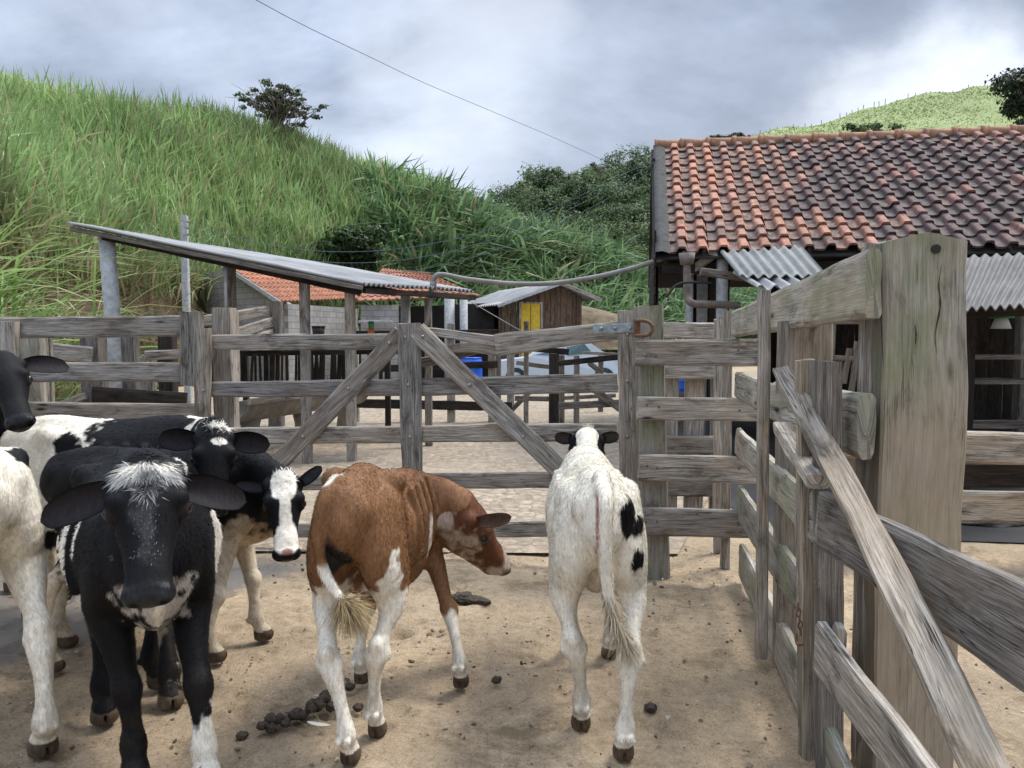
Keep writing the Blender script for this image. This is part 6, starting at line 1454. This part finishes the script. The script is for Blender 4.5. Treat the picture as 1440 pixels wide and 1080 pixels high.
# front calf, facing the camera
Calf('black calf with a white poll tuft facing the camera, nearest of all', (-1.45, 2.95), (.52, -.86), 1.06, legw=1.22, headw=1.14, muz=1.04,
     feet={'FR': g3(190, 1100), 'FL': g3(291, 1104), 'HR': g3(147, 1012), 'HL': g3(240, 990)},
     poll=P(207, 652, 2.38), muzzle=P(209, 838, 2.17), hup=(.38, -.8, .5), hs=1.16, base=BLACK, voxel=.005, width=1.2, neckw=1.05,
     ears={'len': .200, 'wid': .060, 'L': (.97, -.12, .20), 'R': (.97, -.14, .26), 'n': .15, 'nu': .9, 'bt': .055}, earin=(.02, .017, .018), fur=80000, furwidth=.0022, furlen=.017, group=GR,
     ops=[('B', (.03, -.24, .58), (.13, .14, .13), WHITE, .12, .45), ('B', (.13, -.24, .70), (.022, .14, .15), WHITE, .15, .3), ('B', (.20, -.22, .73), (.015, .12, .12), WHITE, .15, .25), ('B', (.25, -.22, .76), (.010, .10, .07), WHITE, .15, .25), ('B', (.12, -.2, .52), (.08, .12, .06), WHITE, .15, .4),
          ('B', (.18, .24, .68), (.08, .16, .16), WHITE, .12, .4), ('B', (-.04, .22, .60), (.03, .12, .18), WHITE, .12, .4), ('B', (-.2, .22, .64), (.1, .12, .2), WHITE, .12, .6),
          ('B', (-.05, 0, .46), (.36, .16, .09), (.55, .5, .42), .3, .5), ('B', (.52, 0, .575), (.12, .095, .08), (.46, .44, .41), .5, .9), ('B', (.55, 0, .58), (.12, .014, .08), (.66, .62, .55), .4, .3),
          ('B', (.36, .2, .12), (.4, .19, .13), WHITE, .1, .25), ('B', (-.42, 0, .12), (.25, .3, .26), (.5, .44, .35), .3, .2),
          ('H', (.022, 0, .02), (.026, .062, .06), WHITE, .4, .3), ('H', (.055, .0, .03), (.05, .02, .04), (.35, .35, .34), .8, .8), ('H', (.045, .05, .02), (.02, .03, .03), (.4, .4, .39), .7, .9), ('H', (.045, -.05, .02), (.02, .03, .03), (.4, .4, .39), .7, .9),
          ('H', (.16, 0, .02), (.12, .02, .03), (.045, .046, .05), .9, .8), MZ((.025, .026, .03), (.03, .065, .05))],
     tuft=((.012, 0, .0, .050, 1500, .026, (.6, 0, .05, 14)), (.03, .045, .0, .03, 300, .036, (.3, .8, .1, 6)), (.03, -.045, .0, .03, 300, .036, (.3, -.8, .1, 6)), (.07, 0, .02, .022, 160, .03, (0, 0, .1, 30)), (.085, 0, .01, .03, 50, .03, (0, 0, .1, 40), (.4, .4, .4)), (.13, 0, .0, .045, 60, .009, (-.6, 0, .1, 6), (.16, .165, .18)), (.18, 0, .0, .035, 50, .008, (-.6, 0, .1, 6), (.14, .145, .16)), (.25, 0, .0, .035, 45, .008, (-.6, 0, .1, 6), (.13, .135, .15))), dirt=.4)
# brown and white calf, seen from behind, head turned right
brown_feet = {'HL': g3(492, 1072), 'HR': g3(530, 1034), 'FR': g3(648, 966), 'FL': g3(508, 960)}
Calf('brown calf with white legs seen from behind, its head turned to the right', (-.535, 3.17), (.10, .99), 1.05, drop=.12, arch=.045, legw=.87, neckh=1.15, neckb=.80, jaw=1.3, depth=.93,
     feet=brown_feet, poll=P(664, 706, 3.42), muzzle=P(712, 781, 3.60), hup=(.7, -.1, .7), hs=1.15, base=BROWN, voxel=.0055, width=.83, neckw=1.05,
     muz=1.2, ears={'len': .175, 'wid': .046, 'L': (.9, -.5, -.1), 'R': (.25, .92, .30), 'n': 0, 'nu': 0, 'ns': 1, 'col': (.16, .10, .075)}, earin=(.10, .07, .06), fur=80000, furwidth=.002, furlen=.014,
     tail=[P(474, 678, 2.66), P(455, 705, 2.60), P(448, 750, 2.59), P(455, 800, 2.59), P(474, 835, 2.58), P(489, 850, 2.57)], tailtuft=(1500, .13, (.40, .30, .16), .86),
     ops=[('L', (-.46, .05, .965), (.085, .035, .05), WHITE, .2, .35), ('L', (.34, .03, .965), (.05, .05, .05), WHITE, .2, .3), ('L', (0, 0, .06), (.85, .6, .25), WHITE, .10, .12), ('L', (-.42, 0, .28), (.26, .45, .29), WHITE, .09, .14), ('L', (-.44, -.15, .52), (.07, .05, .14), WHITE, .2, .5), ('L', (-.40, .16, .30), (.1, .07, .22), WHITE, .1, .2),
          ('L', (-.05, 0, .44), (.40, .09, .06), (.5, .36, .25), .4, .3), ('L', (-.02, -.20, .60), (.015, .05, .10), WHITE, .3, .2), ('L', (.10, -.19, .62), (.012, .05, .10), WHITE, .3, .2), ('L', (.36, -.19, .33), (.05, .05, .13), WHITE, .2, .2),
          ('L', (-.50, .02, .72), (.07, .052, .15), DARKSKIN, .25, .2), ('L', (-.53, .0, .62), (.04, .018, .06), PINK, .3, .2), ('L', (-.56, .09, .70), (.06, .022, .10), BROWN, .2, .1), ('L', (-.575, .04, .615), (.045, .08, .085), WHITE, .2, .15), ('L', (-.60, .03, .54), (.06, .07, .06), CREAM, .3, .1),
          ('L', (.55, -.1, .75), (.30, .35, .20), (.12, .052, .027), .9, .3), ('H', (.12, 0, -.03), (.3, .2, .12), (.13, .055, .03), .5, .2), ('B', (.68, -.20, .62), (.30, .25, .065), (.52, .42, .36), .5, 1.1), ('H', (.325, 0, -.04), (.045, .08, .06), (.46, .38, .32), .4, .3), MZ((.05, .05, .06), (.03, .065, .05)), ('H', (.10, 0, -.11), (.20, .08, .05), (.45, .36, .30), .5, .9),
          ('L', (-.40, .13, .27), (.06, .02, .12), (.38, .22, .12), .5, .3)])
# white calf from behind
Calf('white calf with small black patches seen from behind, standing before the gate', (.335, 3.22), (.03, .99), 1.055, drop=.035, hooks=.8, legw=.92,
     feet={'HL': g3(817, 1024), 'HR': g3(877, 1066), 'FL': g3(801, 916), 'FR': g3(857, 925)}, necksag=.085, poll=P(825, 609, 3.92), muzzle=P(822, 680, 4.15), hup=(0, .6, .8), hs=1.0, base=(.82, .78, .68), voxel=.0058, width=.83, neckw=1.0,
     ears={'len': .105, 'wid': .046, 'L': (.95, .10, -.12), 'R': (.95, .10, -.12), 'n': -.3, 'nu': -1, 'col': BLACK, 'bt': .02, 'bu': -.02}, earin=(.05, .045, .045), fur=110000, furlen=.019, furwidth=.002,
     tail=[P(846, 672, 2.72), P(852, 705, 2.62), P(851, 760, 2.60), P(853, 820, 2.60), P(864, 870, 2.61), P(880, 905, 2.62)], tailtuft=(900, .11, (.42, .35, .25), .66),
     ops=[('L', (-.44, -.09, .815), (.10, .026, .045), BLACK, .12, .5), ('L', (-.44, -.13, .78), (.10, .03, .03), BLACK, .12, .4), ('L', (-.47, -.125, .67), (.08, .022, .045), BLACK, .12, .5), ('L', (-.28, -.2, .72), (.05, .05, .10), BLACK, .12, .3), ('L', (-.50, -.085, .84), (.06, .03, .025), BLACK, .15, .3),
          ('L', (-.555, .022, .80), (.06, .006, .12), (.50, .30, .24), .5, .2), ('L', (-.53, .012, .62), (.05, .012, .06), (.30, .17, .13), .3, .15), ('L', (-.1, 0, .44), (.5, .12, .12), (.56, .48, .38), .5, .4),
          ('H', (.04, .078, -.03), (.14, .062, .15), BLACK, .2, .25), ('H', (.04, -.078, -.03), (.14, .062, .15), BLACK, .2, .25), ('H', (.2, 0, 0), (.12, .1, .1), BLACK, .2, .2)],
     tuft=((.0, 0, .0, .05, 500, .04, (-.3, 0, .7, 9)),), dirt=.8)
# calf with a white blaze, standing side-on, body mostly hidden
Calf('black calf with a broad white blaze and pale legs, its face beside the brown calf', (-1.70, 3.74), (.98, .06), 1.0,
     feet={'HR': g3(73, 944), 'HL': g3(93, 908), 'FR': g3(301, 930), 'FL': g3(368, 899)}, poll=P(398, 672, 3.50), muzzle=P(404, 786, 3.32), hup=(.30, -.85, .45), hs=1.0, base=BLACK, voxel=.006, width=1.0,
     ears={'len': .15, 'wid': .042, 'L': (.70, .55, -.35), 'R': (.95, -.1, -.2), 'n': .5, 'nu': .4}, fur=60000, furwidth=.0022, furlen=.015, group=GR, earin=(.05, .055, .075),
     ops=[('B', (.30, 0, .47), (.30, .3, .14), (.50, .40, .27), .4, .5), ('L', (0, 0, .20), (.75, .5, .34), (.62, .54, .42), .12, .2), ('H', (.04, 0, .0), (.09, .055, .12), WHITE, .12, .2), ('H', (.16, 0, .0), (.12, .030, .07), WHITE, .12, .15), ('H', (.29, 0, -.02), (.085, .05, .055), WHITE, .14, .15),
          MZ((.012, .012, .013), (.022, .055, .045)), ('H', (.345, 0, .005), (.014, .026, .02), (.38, .20, .16), .4, .3)], tuft=((.0, 0, .0, .045, 300, .03, (-.2, 0, .6, 9)),))
# calf behind, white and black back, star on the forehead
Calf('black and white calf with a white star, its head above the blazed calf', (-2.15, 4.16), (.99, -.06), 1.11,
     poll=P(302, 606, 3.52), muzzle=P(300, 738, 3.34), hup=(.32, -.8, .5), hs=1.04, earin=(.02, .017, .018), base=BLACK, voxel=.0065, width=1.0, neckw=.95,
     feet={'FR': g3(221, 966)},
     ears={'len': .175, 'wid': .065, 'L': (.98, .05, .15), 'R': (.95, -.1, -.1), 'n': .3, 'nu': .7}, fur=60000, furwidth=.0022, furlen=.016, group=GR,
     ops=[('B', (-.30, 0, .80), (.26, .5, .5), WHITE, .10, .22), ('B', (-.16, -.2, .84), (.07, .15, .06), BLACK, .15, .4), ('B', (.60, -.05, 1.03), (.21, .3, .16), WHITE, .12, .3), ('B', (.0, 0, .42), (.5, .3, .12), WHITE, .3, .3), ('L', (0, 0, .12), (.8, .5, .2), (.6, .52, .4), .12, .2),
          ('H', (.055, .008, .02), (.018, .038, .05), WHITE, .15, .5), MZ((.014, .014, .015)), ('H', (-.03, 0, .0), (.04, .09, .1), WHITE, .15, .35)],
     tuft=((-.02, 0, .0, .06, 500, .035, (-.4, 0, .7, 9)),))
# head coming in at the left edge
Calf('larger black calf at the left edge, only its head and one ear in view', (-3.42, 4.55), (.93, -.42), 1.22,
     poll=P(2, 506, 3.92), muzzle=P(30, 600, 3.72), hup=(.35, -.75, .55), hs=1.1, base=BLACK, voxel=.0075, width=1.0,
     ears={'len': .20, 'wid': .062, 'L': (.96, -.1, .12), 'R': (.96, .0, .0), 'n': .2, 'nu': .9}, earin=(.02, .017, .018), fur=30000, furlen=.016, group=GR, ops=[('L', (0, 0, .2), (.9, .6, .2), WHITE, .1, .2), MZ((.02, .02, .022))])
# rear of a calf cut by the left edge
Calf('white calf with black spots cut by the left edge, one long pale hind leg showing', (-2.33, 3.20), (-.72, .69), 1.14, legw=1.1,
     feet={'HR': g3(62, 1060), 'HL': (-2.25, 2.72, 0)}, poll=(-3.1, 3.85, 1.12), muzzle=(-3.3, 4.0, .82), hup=(-.4, .4, .8), hs=1.0, base=(.76, .71, .60), voxel=.0065, width=.92, fur=52000, furlen=.014, group=GR,
     tail=[(-2.0, 2.72, 1.0), (-2.02, 2.64, .9), (-2.02, 2.64, .7), (-2.02, 2.64, .55)], tailtuft=(500, .12, CREAM, .6),
     ops=[('L', (-.42, -.03, .76), (.12, .05, .10), BLACK, .12, .4), ('L', (-.36, -.17, .90), (.10, .10, .05), BLACK, .12, .35), ('L', (-.1, -.2, .7), (.2, .1, .2), BLACK, .1, .3)])

# ------------------------------------------------------------------ things lying in the yard
def pat(label, px, py, parts, group=None, name='dung_pat'):
    c = g3(px, py); import bmesh
    bm = bmesh.new(); bmesh.ops.create_icosphere(bm, subdivisions=4, radius=1); S0 = np.array([v.co[:] for v in bm.verts]); F0 = np.array([[v.index for v in f.verts] for f in bm.faces]); bm.free()
    g = Geo()
    for (dx, dy, dz, r, fl) in parts:
        k = rng.uniform(-9, 9); W_ = S0*(1+.18*fbm(S0*2.2+k, 3, 3)+.05*np.sin((S0[:, 2]*9+S0[:, 0]*3+k)))[:, None]
        g.add(W_*np.array((r, r, r*fl))+np.array((c[0]+dx, c[1]+dy, dz-.006)), T=F0)
    o = g.build(name, M['dung'], None, True, loc=c); tag(o, label, 'dung', group)
pat('long dark coiled dung pat lying between the brown and the white calf', 664, 846, [(-.075, .03, .02, .045, .6), (-.045, .015, .025, .048, .6), (-.015, .0, .02, .042, .6), (.02, -.012, .02, .042, .55), (.05, -.02, .018, .038, .55), (.078, -.028, .015, .030, .55)])
pl_ = [(rng.uniform(-.1, .1), 0, 0, 0, 0) for _ in range(1)]
lumps = []
for k in range(26):
    t = k/25; lumps.append((-.10+.20*t+rng.normal(0, .012), -.085+.17*t+rng.normal(0, .026), .012+rng.uniform(0, .03), rng.uniform(.015, .024), .85))
pat('heap of round dark dung lumps left of the brown calf hind hooves', 420, 1010, lumps)
for px, py, lab in [(915, 997, 'single dark dung lump right of the white calf hind hoof'), (340, 1037, 'small dung lump below the dung heap'), (492, 968, 'flat dung lump between the brown calf hind legs'), (503, 997, 'round dung lump close to the brown calf right hind hoof'), (698, 958, 'small dark lump right of the brown calf stretched front hoof')]:
    pat(lab, px, py, [(0, 0, .012, .02 if px != 915 else .024, .8), (.01, .006, .014, .013, .8)], name='dung_lump')
# feather
fe = g3(449, 1024); g = Geo(); d = nrmz((.10, -.05, .0)); s_ = np.array((-d[1], d[0], 0)); n = 14
V = []; 
for i in range(n):
    t = i/(n-1); w = .014*math.sin(math.pi*min(1, t*.95+.05))**.7; c = np.array((fe[0], fe[1], .01))+d*(t-.5)*.12+np.array((0, 0, .012*t*t)); V += [c-s_*w+(0, 0, .004), c, c+s_*w*.8+(0, 0, .004)]
i = np.arange(n-1)[:, None]*3+np.arange(2)[None]; g.add(V, np.stack([i, i+1, i+4, i+3], -1).reshape(-1, 4)); o = g.build('feather', M['feather'], None, True, loc=fe); tag(o, 'small pale feather lying by the brown calf left hind hoof', 'feather')
# crumbs of earth, dung and chaff all over the yard
import bmesh
bm = bmesh.new(); bmesh.ops.create_icosphere(bm, subdivisions=1, radius=1); S0 = np.array([v.co[:] for v in bm.verts]); F0 = np.array([[v.index for v in f.verts] for f in bm.faces]); bm.free()
n = 3400; X = np.stack([rng.uniform(-3.5, 2.6, n), rng.uniform(1.7, 5.5, n), np.zeros(n)], 1); den = fbm(X*1.3, 77, 3); X = X[den > rng.uniform(-.9, .5, n)]; n = len(X)
r = rng.lognormal(-5.35, .5, n).clip(.002, .014); sh = rng.uniform(.6, 1.3, (n, 1, 3))*(1+.25*rng.normal(size=(n, 12 if False else len(S0), 1)))*np.array((1, 1, .6))
V = (S0[None]*sh*r[:, None, None]+X[:, None]+np.array((0, 0, -.006))).reshape(-1, 3); T = (F0[None]+(np.arange(n)*len(S0))[:, None, None]).reshape(-1, 3)
tt = rng.random((n, 1)); cc = np.array((.08, .055, .035))*(1-tt)+np.array((.24, .19, .14))*tt; pale = rng.random(n) < .1; cc[pale] = (.45, .40, .32)
o = npmesh('crumbs', V, T, colmat('crumb', .9, var=.3, scale=60), None, False, cols=cc.repeat(len(S0), 0)); tag(o, kind='stuff')
n = 2600; X = np.stack([rng.uniform(-3.2, 2.4, n), rng.uniform(1.8, 5.5, n), np.full(n, .001)], 1); az = rng.uniform(0, 6.28, n)
blades('straw', X, rng.uniform(.01, .045, n), rng.uniform(.001, .003, n), az, np.full(n, 5.5)*.2, rng.uniform(.1, .5, n), np.tile((.38, .30, .17), (n, 1)), np.tile((.42, .35, .22), (n, 1)), M['leaf'], 2, kind='stuff')
